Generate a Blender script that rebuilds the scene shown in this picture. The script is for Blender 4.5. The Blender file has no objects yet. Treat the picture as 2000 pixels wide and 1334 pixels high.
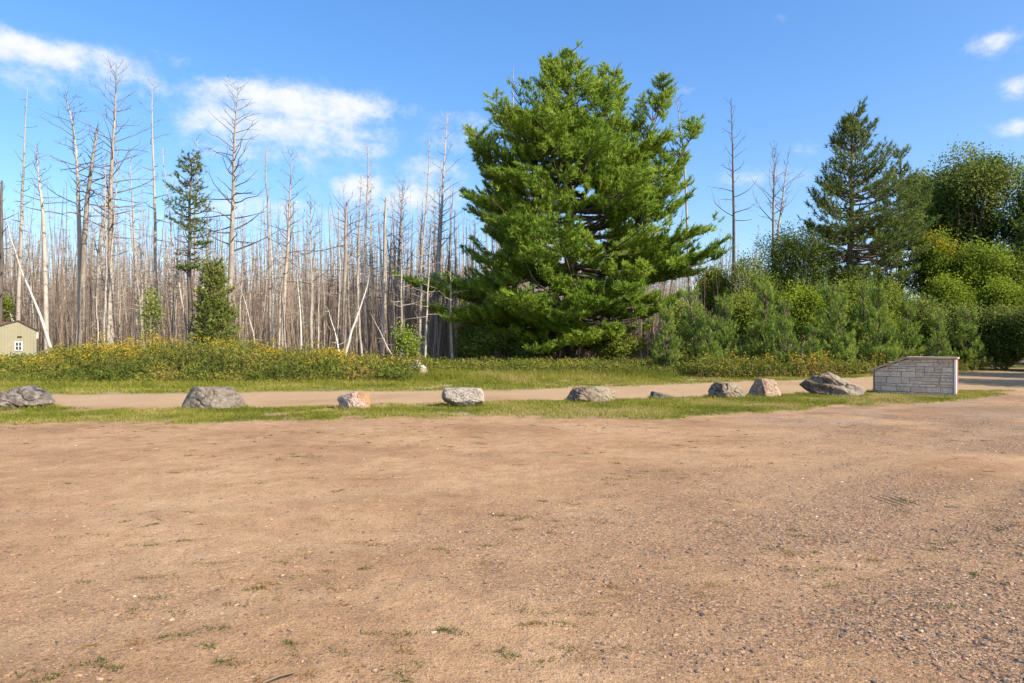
import bpy, math, random
import numpy as np
from mathutils import Vector

# ------------------------------------------------------------------ camera, sky, sun, exposure
scene = bpy.context.scene
col = scene.collection
R = math.radians
CAM_H, F = 1.6, 1333.0                    # eye height in metres, focal length in photo pixels (24 mm on 36 mm)
cam = bpy.data.cameras.new('camera'); cam_o = bpy.data.objects.new('camera', cam); col.objects.link(cam_o)
cam.lens = 24; cam.sensor_width = 36; cam.clip_start = 0.05; cam.clip_end = 9000
cam_o.location = (0, 0, CAM_H); cam_o.rotation_euler = (R(90), 0, 0)
scene.camera = cam_o

SUN_EL, SUN_AZ = 35.0, 33.0               # elevation; azimuth measured from +X (right) towards the camera side (-Y)
SUN_DIR = Vector((math.cos(R(SUN_EL)) * math.cos(R(SUN_AZ)), -math.cos(R(SUN_EL)) * math.sin(R(SUN_AZ)), math.sin(R(SUN_EL))))
sl = bpy.data.lights.new('sun', 'SUN'); sun_o = bpy.data.objects.new('sun', sl); col.objects.link(sun_o)
sl.energy = 5.0; sl.angle = R(0.55); sl.color = (1.0, 0.90, 0.74)
sun_o.location = (30, -15, 30); sun_o.rotation_euler = (-SUN_DIR).to_track_quat('-Z', 'Y').to_euler()

scene.view_settings.view_transform = 'Standard'; scene.view_settings.look = 'None'
scene.view_settings.gamma = 1.0; scene.view_settings.use_curve_mapping = False
scene.view_settings.exposure = 0.82
try:
    scene.cycles.max_bounces = 6; scene.cycles.transparent_max_bounces = 4
except Exception:
    pass

def px_dir(px, py):
    az = math.atan2(px - 1000, F)
    el = math.atan2(667 - py, math.hypot(px - 1000, F))
    return az, el

def build_world():
    w = bpy.data.worlds.new('World'); scene.world = w; w.use_nodes = True
    nt = w.node_tree; nt.nodes.clear(); N = nt.nodes.new; L = nt.links.new
    out = N('ShaderNodeOutputWorld'); bg = N('ShaderNodeBackground'); bg.inputs['Strength'].default_value = 0.15
    L(bg.outputs[0], out.inputs[0])
    sky = N('ShaderNodeTexSky'); sky.sky_type = 'NISHITA'; sky.sun_disc = False
    sky.sun_elevation = R(SUN_EL); sky.sun_rotation = math.atan2(SUN_DIR.x, SUN_DIR.y)
    sky.altitude = 300; sky.air_density = 1.0; sky.dust_density = 1.7; sky.ozone_density = 3.0
    hs = N('ShaderNodeHueSaturation'); hs.inputs['Hue'].default_value = .508; hs.inputs['Saturation'].default_value = 1.42; hs.inputs['Value'].default_value = 1.36
    gm_ = N('ShaderNodeGamma'); gm_.inputs[1].default_value = .78; L(sky.outputs[0], gm_.inputs[0]); L(gm_.outputs[0], hs.inputs['Color'])
    tc = N('ShaderNodeTexCoord'); sep = N('ShaderNodeSeparateXYZ'); L(tc.outputs['Generated'], sep.inputs[0])
    def M(op, a, b=None, c=None, clamp=False):
        n = N('ShaderNodeMath'); n.operation = op; n.use_clamp = clamp
        for i, v in enumerate((a, b, c)):
            if v is None: continue
            if isinstance(v, (int, float)): n.inputs[i].default_value = v
            else: L(v, n.inputs[i])
        return n.outputs[0]
    az0 = M('ARCTAN2', sep.outputs[0], sep.outputs[1])
    el = M('ARCSINE', sep.outputs[2])
    az = M('WRAP', az0, -0.80, 0.80)                    # the cloud field repeats all round the horizon
    cv = N('ShaderNodeCombineXYZ'); L(az0, cv.inputs[0]); L(el, cv.inputs[1])
    def noise(scale, det, rough, sx=1.0, sy=1.0):
        mp = N('ShaderNodeMapping'); mp.inputs['Scale'].default_value = (sx, sy, 1); L(cv.outputs[0], mp.inputs[0])
        n = N('ShaderNodeTexNoise'); n.inputs['Scale'].default_value = scale; n.inputs['Detail'].default_value = det
        n.inputs['Roughness'].default_value = rough; L(mp.outputs[0], n.inputs['Vector']); return n.outputs['Fac']
    n1 = noise(11, 9, 0.62, 1.0, 1.6); n2 = noise(46, 8, 0.65, 1.0, 1.2)
    # (px, py, half width px, half height px, weight)
    blobs = [(70, 95, 185, 34, 1.0), (120, 130, 235, 42, .62), (60, 165, 160, 25, .35), (545, 190, 150, 34, 1.05), (650, 205, 130, 34, .9),
             (430, 222, 95, 40, .72), (560, 245, 240, 40, .72), (690, 285, 95, 24, .62), (560, 300, 230, 44, .5), (703, 362, 58, 30, .9),
             (845, 325, 75, 34, .62), (870, 270, 120, 55, .38), (930, 235, 60, 28, .45), (1935, 86, 62, 24, .66), (1992, 165, 40, 26, .62),
             (1978, 247, 46, 18, .62), (1575, 284, 50, 18, .42), (1500, 345, 110, 26, .42), (350, 118, 50, 18, .32), (540, 410, 200, 36, .5), (250, 420, 260, 40, .42),
             (800, 380, 170, 34, .6), (1335, 178, 40, 12, .3), (1535, 35, 40, 14, .26), (300, 345, 160, 35, .35)]
    tot = None
    for px, py, hw, hh, wt in blobs:
        a, e = px_dir(px, py); ra, re = hw / F * math.cos(a) ** 2, hh / F * math.cos(a)
        dx = M('DIVIDE', M('SUBTRACT', az, a), ra); dy = M('DIVIDE', M('SUBTRACT', el, e), re)
        dy = M('ADD', M('MULTIPLY', M('MAXIMUM', dy, 0), 1.35), M('MULTIPLY', M('MINIMUM', dy, 0), .8)); q = M('ADD', M('MULTIPLY', dx, dx), M('MULTIPLY', dy, dy))
        g = M('MULTIPLY', M('POWER', 2.718, M('MULTIPLY', q, -0.75)), wt)
        tot = g if tot is None else M('MAXIMUM', tot, g)
    f = M('ADD', tot, M('ADD', M('MULTIPLY', M('SUBTRACT', n1, .5), 1.5), M('MULTIPLY', M('SUBTRACT', n2, .5), .8)))
    gate = M('MULTIPLY', tot, 2.2, clamp=True)
    mr = N('ShaderNodeMapRange'); mr.interpolation_type = 'SMOOTHSTEP'
    mr.inputs['From Min'].default_value = .16; mr.inputs['From Max'].default_value = 1.0; L(f, mr.inputs['Value'])
    alpha = M('MULTIPLY', M('MULTIPLY', mr.outputs[0], gate), .96)
    mix = N('ShaderNodeMix'); mix.data_type = 'RGBA'
    L(alpha, mix.inputs['Factor']); L(hs.outputs[0], mix.inputs[6]); mix.inputs[7].default_value = (3.8, 3.85, 3.95, 1)
    L(mix.outputs[2], bg.inputs['Color'])
build_world()

# ------------------------------------------------------------------ helpers
def ground_pt(px, py):
    d = CAM_H * F / (py - 667.0); return ((px - 1000) / F * d, d)
def at(px, py, d): return Vector(((px - 1000) / F * d, d, CAM_H + (667 - py) / F * d))

_perm = np.random.RandomState(5).rand(256, 256)
def vnoise(x, y, s=1.0, seed=0):
    x = np.asarray(x, float) / s + 37.7 * seed; y = np.asarray(y, float) / s + 91.3 * seed
    xi = np.floor(x).astype(int); yi = np.floor(y).astype(int); fx = x - xi; fy = y - yi
    fx = fx * fx * (3 - 2 * fx); fy = fy * fy * (3 - 2 * fy)
    g = lambda a, b: _perm[a & 255, b & 255]
    return (g(xi, yi) * (1 - fx) + g(xi + 1, yi) * fx) * (1 - fy) + (g(xi, yi + 1) * (1 - fx) + g(xi + 1, yi + 1) * fx) * fy
def fbm(x, y, s, seed=0, o=4):
    t = 0; a = .5
    for k in range(o):
        t = t + a * vnoise(x, y, s / 2 ** k, seed + k); a *= .5
    return t / (1 - .5 ** o)

class Geo:
    """collects triangles / quads with a material slot and a tint value per vertex"""
    def __init__(s): s.v = []; s.q = []; s.t = []; s.n = 0; s.tint = []; s.qm = []; s.tm = []
    def add(s, verts, faces, tint=0.5, mat=0):
        verts = np.asarray(verts, np.float32).reshape(-1, 3); faces = np.asarray(faces, np.int64)
        s.v.append(verts); s.tint.append(np.broadcast_to(np.asarray(tint, np.float32), (len(verts),)))
        (s.q if faces.shape[1] == 4 else s.t).append(faces + s.n)
        (s.qm if faces.shape[1] == 4 else s.tm).append(np.full(len(faces), mat, np.int32)); s.n += len(verts)
    def mesh(s, name, mats, smooth=False):
        me = bpy.data.meshes.new(name)
        v = np.concatenate(s.v); q = np.concatenate(s.q) if s.q else np.zeros((0, 4), int); t = np.concatenate(s.t) if s.t else np.zeros((0, 3), int)
        me.vertices.add(len(v)); me.vertices.foreach_set('co', v.ravel())
        nl = q.size + t.size; me.loops.add(nl); me.loops.foreach_set('vertex_index', np.concatenate([q.ravel(), t.ravel()]).astype(np.int32))
        me.polygons.add(len(q) + len(t))
        tot = np.concatenate([np.full(len(q), 4), np.full(len(t), 3)]).astype(np.int32)
        st = np.concatenate([[0], np.cumsum(tot)[:-1]]).astype(np.int32)
        me.polygons.foreach_set('loop_start', st); me.polygons.foreach_set('loop_total', tot)
        mi = np.concatenate(s.qm + s.tm).astype(np.int32); me.polygons.foreach_set('material_index', mi)
        me.polygons.foreach_set('use_smooth', np.full(len(tot), smooth))
        at_ = me.attributes.new('tint', 'FLOAT', 'POINT'); at_.data.foreach_set('value', np.concatenate(s.tint).astype(np.float32))
        for m in (mats if isinstance(mats, (list, tuple)) else [mats]): me.materials.append(m)
        me.update(calc_edges=True); me.validate(); return me

def link(name, me, parent=None, loc=None, rz=0.0, scale=1.0):
    o = bpy.data.objects.new(name, me); col.objects.link(o)
    if parent: o.parent = parent
    if loc is not None: o.location = loc
    o.rotation_euler.z = rz
    if scale != 1.0: o.scale = (scale,) * 3
    return o
def tag(o, label=None, cat=None, group=None, kind=None):
    for k, v in (('label', label), ('category', cat), ('group', group), ('kind', kind)):
        if v: o[k] = v
    return o
def thing(name, label, cat, loc=(0, 0, 0), rz=0.0, group=None, scale=1.0):
    return tag(link(name, None, None, loc, rz, scale), label, cat, group)
def copy_tree(o, loc, rz, scale):
    c = o.copy(); col.objects.link(c); c.location = loc; c.rotation_euler.z = rz; c.scale = (scale,) * 3
    for ch in o.children:
        k = ch.copy(); col.objects.link(k); k.parent = c
    return c

def tube(g, pts, rad, sides=6, tint=0.5, mat=0, cap=True):
    P = np.asarray(pts, float); n = len(P); rad = np.broadcast_to(np.asarray(rad, float), (n,))
    T = np.gradient(P, axis=0); T /= np.linalg.norm(T, axis=1)[:, None] + 1e-9
    ref = np.array([0, 0, 1.0]) if abs(T[0, 2]) < .9 else np.array([1.0, 0, 0])
    A = np.cross(T, ref); A /= np.linalg.norm(A, axis=1)[:, None] + 1e-9; B = np.cross(T, A)
    th = np.arange(sides) / sides * 2 * np.pi
    V = P[:, None] + rad[:, None, None] * (np.cos(th)[None, :, None] * A[:, None] + np.sin(th)[None, :, None] * B[:, None])
    i = np.arange(n - 1)[:, None] * sides; j = np.arange(sides)[None]; k = (j + 1) % sides
    Fq = np.stack([i + j, i + k, i + sides + k, i + sides + j], -1).reshape(-1, 4)
    g.add(V.reshape(-1, 3), Fq, tint, mat)
    if cap and sides >= 3:
        c = np.vstack([V[-1], P[-1] + T[-1] * rad[-1] * .3]); f = np.stack([np.arange(sides), (np.arange(sides) + 1) % sides, np.full(sides, sides)], 1)
        g.add(c, f, tint, mat)

def norm(a): return a / (np.linalg.norm(a, axis=-1, keepdims=True) + 1e-9)
def needles(g, pos, dirs, K, Ln, W, spread, rng, tint=None, mat=0):
    n = len(pos); D = norm(dirs)[:, None] + spread * rng.randn(n, K, 3); D = norm(D)
    base = pos[:, None] + dirs[:, None] * (rng.rand(n, K, 1) - .5) * Ln * .7
    out = pos * np.array([1, 1, 0]); out = norm(out)[:, None] * .45; S = norm(np.cross(D, rng.randn(n, K, 3) * .55 + out + np.array([0, 0, .75]))) * W * .5
    ln = Ln * (.7 + .6 * rng.rand(n, K, 1))
    V = np.stack([base - S, base + S, base + D * ln], 2).reshape(-1, 3)
    t = np.repeat((rng.rand(n) if tint is None else tint), K * 3)
    g.add(V, np.arange(n * K * 3).reshape(-1, 3), t, mat)
def leaves(g, pos, size, rng, tint, mat=0, up=.35, aspect=.62):
    n = len(pos); D = norm(rng.randn(n, 3) + np.array([0, 0, -.25])); Nn = norm(rng.randn(n, 3) * .6 + np.array([.15, -.25, up * 2.2]))
    S = norm(np.cross(D, Nn)); ln = size * (.7 + .6 * rng.rand(n, 1))
    a = pos; m = pos + D * ln * .5
    V = np.stack([a, m - S * ln * aspect * .5, pos + D * ln, m + S * ln * aspect * .5], 1).reshape(-1, 3)
    g.add(V, np.arange(n * 4).reshape(-1, 4), np.repeat(tint, 4), mat)

# ------------------------------------------------------------------ materials
def newmat(name):
    m = bpy.data.materials.new(name); m.use_nodes = True; nt = m.node_tree
    b = nt.nodes['Principled BSDF']; return m, nt, b, nt.nodes.new, nt.links.new
def ramp(N, stops):
    r = N('ShaderNodeValToRGB'); e = r.color_ramp.elements
    while len(e) < len(stops): e.new(.5)
    for x, (p, c) in zip(e, stops): x.position = p; x.color = (*c, 1)
    return r
def foliage_mat(name, stops, trans=.35, rough=.65, spec=.05):
    m, nt, b, N, L = newmat(name)
    a = N('ShaderNodeAttribute'); a.attribute_name = 'tint'
    r = ramp(N, stops); L(a.outputs['Fac'], r.inputs[0]); L(r.outputs[0], b.inputs['Base Color'])
    b.inputs['Roughness'].default_value = rough; b.inputs['Specular IOR Level'].default_value = spec
    t = N('ShaderNodeBsdfTranslucent'); L(r.outputs[0], t.inputs['Color'])
    mx = N('ShaderNodeMixShader'); mx.inputs[0].default_value = trans
    L(b.outputs[0], mx.inputs[1]); L(t.outputs[0], mx.inputs[2]); L(mx.outputs[0], nt.nodes['Material Output'].inputs[0]); return m
def bark_mat(name, c1, c2, scale=6.0, band=0.0):
    m, nt, b, N, L = newmat(name)
    tc = N('ShaderNodeTexCoord'); mp = N('ShaderNodeMapping'); mp.inputs['Scale'].default_value = (1, 1, .18); L(tc.outputs['Object'], mp.inputs[0])
    n = N('ShaderNodeTexNoise'); n.inputs['Scale'].default_value = scale; n.inputs['Detail'].default_value = 6; n.inputs['Roughness'].default_value = .7
    L(mp.outputs[0], n.inputs['Vector'])
    oi = N('ShaderNodeObjectInfo'); ad = N('ShaderNodeMath'); ad.operation = 'MULTIPLY_ADD'; L(oi.outputs['Random'], ad.inputs[0]); ad.inputs[1].default_value = .35; ad.inputs[2].default_value = -.17
    s = N('ShaderNodeMath'); L(n.outputs[0], s.inputs[0]); L(ad.outputs[0], s.inputs[1])
    r = ramp(N, [(.25, c1), (.72, c2)]); L(s.outputs[0], r.inputs[0]); colr = r.outputs[0]
    if band:
        mp2 = N('ShaderNodeMapping'); mp2.inputs['Scale'].default_value = (1, 1, 5); L(tc.outputs['Object'], mp2.inputs[0])
        n2 = N('ShaderNodeTexNoise'); n2.inputs['Scale'].default_value = 3.0; n2.inputs['Detail'].default_value = 3; L(mp2.outputs[0], n2.inputs['Vector'])
        r2 = ramp(N, [(.60, (1, 1, 1)), (.68, (.12, .10, .09))]); L(n2.outputs[0], r2.inputs[0])
        mm = N('ShaderNodeMix'); mm.data_type = 'RGBA'; mm.blend_type = 'MULTIPLY'; mm.inputs['Factor'].default_value = band
        L(colr, mm.inputs[6]); L(r2.outputs[0], mm.inputs[7]); colr = mm.outputs[2]
    L(colr, b.inputs['Base Color']); b.inputs['Roughness'].default_value = .9; b.inputs['Specular IOR Level'].default_value = .15
    bp = N('ShaderNodeBump'); bp.inputs['Strength'].default_value = .6; bp.inputs['Distance'].default_value = .03; L(n.outputs[0], bp.inputs['Height']); L(bp.outputs[0], b.inputs['Normal'])
    return m
def plain_mat(name, c, rough=.7, nscale=8, amt=.18, spec=.3):
    m, nt, b, N, L = newmat(name)
    tc = N('ShaderNodeTexCoord'); n = N('ShaderNodeTexNoise'); n.inputs['Scale'].default_value = nscale; n.inputs['Detail'].default_value = 5; L(tc.outputs['Object'], n.inputs['Vector'])
    r = ramp(N, [(.3, tuple(x * (1 - amt) for x in c)), (.7, tuple(min(1, x * (1 + amt)) for x in c))]); L(n.outputs[0], r.inputs[0]); L(r.outputs[0], b.inputs['Base Color'])
    b.inputs['Roughness'].default_value = rough; b.inputs['Specular IOR Level'].default_value = spec; return m

def sand_mat():
    m, nt, b, N, L = newmat('sand')
    tc = N('ShaderNodeTexCoord'); O = tc.outputs['Object']
    def noise(s, d=5, r=.6):
        n = N('ShaderNodeTexNoise'); n.inputs['Scale'].default_value = s; n.inputs['Detail'].default_value = d; n.inputs['Roughness'].default_value = r; L(O, n.inputs['Vector']); return n.outputs[0]
    big, mid, fine = noise(.45, 6, .65), noise(4.0, 6, .7), noise(60, 6, .75)
    def mixc(fac, a, bb, mode='MIX'):
        x = N('ShaderNodeMix'); x.data_type = 'RGBA'; x.blend_type = mode
        for s, v in ((x.inputs['Factor'], fac), (x.inputs[6], a), (x.inputs[7], bb)):
            if hasattr(v, 'default_value'): L(v, s)
            elif isinstance(v, tuple): s.default_value = (*v, 1)
            else: s.default_value = v
        return x.outputs[2]
    def att(nm):
        a = N('ShaderNodeAttribute'); a.attribute_name = nm; return a.outputs['Fac']
    r1 = ramp(N, [(.32, (.255, .148, .078)), (.5, (.39, .245, .137)), (.68, (.475, .32, .19))]); L(big, r1.inputs[0])
    r2 = ramp(N, [(.3, (.66, .60, .56)), (.6, (1.08, 1.06, 1.02))]); L(mid, r2.inputs[0])
    c = mixc(.75, r1.outputs[0], r2.outputs[0], 'MULTIPLY')
    pale = att('pale'); c = mixc(pale, c, (.43, .305, .18))
    gq = N('ShaderNodeMath'); gq.operation = 'MULTIPLY'; L(att('grey'), gq.inputs[0]); gq.inputs[1].default_value = .6; c = mixc(gq.outputs[0], c, (.25, .205, .165))
    # grains: small stones in voronoi cells, more where the gravel attribute is high
    vo = N('ShaderNodeTexVoronoi'); vo.inputs['Scale'].default_value = 75; L(O, vo.inputs['Vector'])
    rc = ramp(N, [(0, (.05, .042, .036)), (.3, (.13, .08, .05)), (.5, (.29, .17, .09)), (.7, (.36, .245, .14)), (.92, (.24, .13, .08)), (1, (.5, .41, .32))])
    sp = N('ShaderNodeSeparateColor'); L(vo.outputs['Color'], sp.inputs[0]); L(sp.outputs[0], rc.inputs[0])
    gm = N('ShaderNodeMath'); gm.operation = 'MULTIPLY_ADD'; L(att('gravel'), gm.inputs[0]); gm.inputs[1].default_value = .72; gm.inputs[2].default_value = .20
    c = mixc(gm.outputs[0], c, rc.outputs[0])
    rf = ramp(N, [(.32, (.44, .40, .37)), (.52, (1.14, 1.14, 1.14))]); L(fine, rf.inputs[0]); c = mixc(.8, c, rf.outputs[0], 'MULTIPLY')
    v2 = N('ShaderNodeTexVoronoi'); v2.inputs['Scale'].default_value = 22; L(O, v2.inputs['Vector']); s2 = N('ShaderNodeSeparateColor'); L(v2.outputs['Color'], s2.inputs[0])
    lt = N('ShaderNodeMath'); lt.operation = 'LESS_THAN'; L(s2.outputs[1], lt.inputs[0]); lt.inputs[1].default_value = .13
    ld = N('ShaderNodeMath'); ld.operation = 'LESS_THAN'; L(v2.outputs['Distance'], ld.inputs[0]); ld.inputs[1].default_value = .26
    an = N('ShaderNodeMath'); an.operation = 'MULTIPLY'; L(lt.outputs[0], an.inputs[0]); L(ld.outputs[0], an.inputs[1]); a3 = N('ShaderNodeMath'); a3.operation = 'MULTIPLY'; L(an.outputs[0], a3.inputs[0]); a3.inputs[1].default_value = .75
    c = mixc(a3.outputs[0], c, (.09, .058, .038))
    rt = ramp(N, [(.3, (.10, .105, .03)), (.5, (.17, .17, .05)), (.7, (.27, .23, .10))]); L(mid, rt.inputs[0])
    c = mixc(att('turf'), c, rt.outputs[0])
    L(c, b.inputs['Base Color']); b.inputs['Roughness'].default_value = .95; b.inputs['Specular IOR Level'].default_value = .1
    h = N('ShaderNodeMath'); h.operation = 'MULTIPLY_ADD'; L(vo.outputs['Distance'], h.inputs[0]); h.inputs[1].default_value = -.4; L(fine, h.inputs[2])
    bp = N('ShaderNodeBump'); bp.inputs['Strength'].default_value = .75; bp.inputs['Distance'].default_value = .012; L(h.outputs[0], bp.inputs['Height'])
    bp2 = N('ShaderNodeBump'); bp2.inputs['Strength'].default_value = .5; bp2.inputs['Distance'].default_value = .06; L(mid, bp2.inputs['Height']); L(bp.outputs[0], bp2.inputs['Normal']); L(bp2.outputs[0], b.inputs['Normal'])
    return m
M_SAND = sand_mat()
M_FLOOR = plain_mat('forest_floor', (.13, .095, .06), .95, 1.5, .45, .05)
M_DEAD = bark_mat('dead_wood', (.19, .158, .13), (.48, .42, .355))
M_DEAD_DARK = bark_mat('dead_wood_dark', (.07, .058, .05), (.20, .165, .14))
M_BIRCH = bark_mat('birch_bark', (.42, .37, .33), (.68, .62, .56), 5, .85)
M_BARK = bark_mat('pine_bark', (.06, .042, .032), (.20, .145, .11))
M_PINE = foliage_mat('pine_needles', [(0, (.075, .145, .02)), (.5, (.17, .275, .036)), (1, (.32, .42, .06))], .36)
M_REDPINE = foliage_mat('red_pine_needles', [(0, (.05, .09, .022)), (.5, (.095, .15, .035)), (1, (.17, .21, .05))], .25)
M_YOUNG = foliage_mat('young_pine_needles', [(0, (.055, .12, .028)), (.5, (.125, .23, .045)), (1, (.32, .39, .08))], .36)
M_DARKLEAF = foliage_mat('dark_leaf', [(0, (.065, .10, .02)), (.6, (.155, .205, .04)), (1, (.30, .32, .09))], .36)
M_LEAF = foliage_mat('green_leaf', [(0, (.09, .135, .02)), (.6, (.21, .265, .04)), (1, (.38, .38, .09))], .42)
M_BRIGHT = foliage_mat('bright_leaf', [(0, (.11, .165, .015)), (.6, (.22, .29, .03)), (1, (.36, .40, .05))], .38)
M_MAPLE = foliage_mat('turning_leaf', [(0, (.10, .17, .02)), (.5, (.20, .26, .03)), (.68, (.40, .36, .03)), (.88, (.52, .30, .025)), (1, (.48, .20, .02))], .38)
M_GRASS = foliage_mat('grass_blades', [(0, (.13, .15, .02)), (.45, (.24, .245, .035)), (.75, (.36, .30, .09)), (1, (.44, .33, .15))], .35)
M_WEED = foliage_mat('weed_leaves', [(0, (.06, .09, .018)), (.45, (.14, .165, .025)), (.72, (.25, .23, .045)), (1, (.24, .12, .05))], .33)
M_GOLD = foliage_mat('goldenrod_bloom', [(0, (.26, .18, .02)), (.6, (.40, .28, .025)), (1, (.50, .37, .05))], .25)
M_DRY = foliage_mat('dry_stems', [(0, (.12, .08, .05)), (1, (.26, .19, .12))], .1)

# ------------------------------------------------------------------ ground
def edge(pts):
    w = np.array([ground_pt(*p) for p in pts]); o = np.argsort(w[:, 0]); w = w[o]
    return lambda X: np.interp(X, w[:, 0], w[:, 1])
front1 = edge([(-900, 833), (0, 828), (250, 826), (500, 826), (650, 822), (800, 816), (1000, 815), (1200, 817), (1400, 812), (1500, 807), (1650, 797), (1800, 789), (1900, 780), (1955, 769), (1990, 764.5)])
back1 = edge([(-900, 800), (0, 798), (350, 798), (600, 795), (800, 790), (1000, 784), (1200, 783), (1310, 778), (1400, 773), (1550, 771), (1700, 766), (1900, 763), (1990, 764)])
front2 = edge([(-900, 771), (0, 770), (300, 770), (600, 766), (850, 763), (1000, 762), (1200, 756), (1400, 748), (1500, 744), (1600, 741), (1700, 737), (1850, 729), (2000, 724), (2300, 716)])
X_END = ground_pt(1990, 764)[0]
def turf(X, Y):
    jag = (fbm(X, Y, 1.6, 3) - .5) * 2.2 + (fbm(X, Y, .35, 9, 2) - .5) * .9
    s1 = np.minimum(Y - front1(X) + jag * .9, back1(X) - Y + jag * .35); s1 = np.where(X > X_END - .3, -1, s1)
    s2 = Y - front2(X) + jag * .6
    s = np.maximum(s1, s2); t = np.clip(s / .5 + .35, 0, 1)
    bare = np.clip((fbm(X, Y, .9, 21) - .60) * 9, 0, 1)
    return t * (1 - .8 * bare)
def gravel(X, Y):
    g = np.clip((fbm(X + Y * .35, Y * 1.0 - X * .12, 1.7, 31) - .44) * 5.0, 0, 1)
    g = g * np.clip(.40 + X * .17 + (6 - Y) * .16, .10, 1)
    g2 = np.clip((fbm(X, Y * 1.8, 1.1, 44) - .42) * 5, 0, 1) * np.clip((X - 3.2) / 3, 0, 1) * np.clip((Y - 9.5) / 3, 0, 1) * (Y < 17)
    return np.clip(np.maximum(g, g2), 0, 1) * (1 - .85 * lanes(X, Y))
_LANES = [([-9, -3, -.8, 1.2, 3.6, 9, 16], [1.2, 2.6, 3.6, 4.7, 6.9, 11.6, 17.5]), ([-14, -6, 0, 6, 11, 17], [8.4, 9.6, 10.4, 11.6, 14.0, 19.0]), ([-5, -1, 2, 4.5, 8], [5.2, 6.4, 8.2, 10.2, 14.0])]
def lanes(X, Y):
    t = 0 * X
    for lx, ly in _LANES:
        for off in (-.8, .8):
            f = np.interp(X, lx, ly) + off * 1.15 + .25 * (fbm(X, X * 0 + off, 1.5, 140) - .5); sl_ = np.gradient(ly, lx); c = 1 / np.sqrt(1 + np.interp(X, lx, sl_) ** 2)
            q = np.abs(Y - f) * c; t = np.maximum(t, np.exp(-(q / .24) ** 2) * (X > lx[0]) * (X < lx[-1]) * np.clip(.2 + 1.4 * (fbm(X, Y, 1.8, 150) - .3), 0, 1))
    return t
def ground_z(X, Y):
    return -.016 * lanes(X, Y) + .035 * (fbm(X, Y, 2.6, 50) - .5) + .018 * (fbm(X, Y, .5, 60, 3) - .5) + .03 * turf(X, Y)
def sheet(name, xs, lo, hi, nv):
    X, Vv = np.meshgrid(xs, np.linspace(0, 1, nv) if isinstance(nv, int) else nv); Y = lo(X) * (1 - Vv) + hi(X) * Vv
    g = Geo(); ny, nx = X.shape
    i = np.arange(ny - 1)[:, None] * nx + np.arange(nx - 1)[None]
    g.add(np.stack([X, Y, ground_z(X, Y)], -1).reshape(-1, 3), np.stack([i, i + 1, i + nx + 1, i + nx], -1).reshape(-1, 4))
    me = g.mesh(name, M_SAND, True)
    pale = np.clip((Y - back1(X)) / 1.0 + .4, 0, 1) * (Y < 60) * np.clip(.75 + (fbm(X, Y, 2, 70) - .5), 0, 1)
    pale = np.maximum(pale, .55 * lanes(X, Y))
    for nm, a in (('turf', turf(X, Y)), ('gravel', gravel(X, Y)), ('pale', pale), ('grey', np.clip((fbm(X, Y * 1.6, 1.3, 160) - .38) * 5, 0, 1) * np.clip((X - 3.6) / 3, 0, 1) * np.clip((Y - 10.5) / 2, 0, 1) * np.clip((front1(X) - Y + .2) / .6, 0, 1))):
        at_ = me.attributes.new(nm, 'FLOAT', 'POINT'); at_.data.foreach_set('value', a.ravel().astype(np.float32))
    return tag(link(name, me), kind='structure')
xs = np.concatenate([np.linspace(-60, -24, 40)[:-1], np.linspace(-24, 26, 420), np.linspace(26, 70, 45)[1:]])
const = lambda v: (lambda X: np.full_like(np.asarray(X, float), v))
lot = sheet('gravel_lot', xs, const(-25), lambda X: front1(X) - .9, np.concatenate([np.linspace(0, .62, 18)[:-1], np.linspace(.62, 1, 135)]))
sheet('grass_verge', xs, lambda X: front1(X) - .9, lambda X: np.maximum(back1(X), front1(X) - .3) + .25, 46)
sheet('dirt_road', xs, lambda X: np.maximum(back1(X), front1(X) - .3) + .25, lambda X: front2(X) - .5, 40)
sheet('far_verge', xs, lambda X: front2(X) - .5, const(48), 60)
g = Geo(); S = 4000; n = 60
gx = np.sign(np.linspace(-1, 1, n)) * np.abs(np.linspace(-1, 1, n)) ** 3 * S
X, Y = np.meshgrid(gx, gx + 20); i = np.arange(n - 1)[:, None] * n + np.arange(n - 1)[None]
g.add(np.stack([X, Y, np.full_like(X, -.09)], -1).reshape(-1, 3), np.stack([i, i + 1, i + n + 1, i + n], -1).reshape(-1, 4))
tag(link('ground', g.mesh('ground', M_FLOOR)), kind='structure')

# tyre tread ridges pressed into the damp sand
for px, py, n_, sx, dirx in ((1762, 978, 4, .085, -.10), (1438, 908, 3, .12, .16)):
    x0, y0 = ground_pt(px, py)
    for j in range(n_):
        g = Geo(); t = np.linspace(0, 1, 7); xx = x0 + (j - n_ / 2) * sx + dirx * t + .05 * t * t; yy = y0 + (t - .5) * .42
        tube(g, np.stack([xx, yy, ground_z(xx, yy) + .002], 1), .007 * np.sin(np.pi * (t * .9 + .05)), 6, cap=False); link('tread_ridge', g.mesh('tread_ridge', M_SAND, True), lot)
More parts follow.
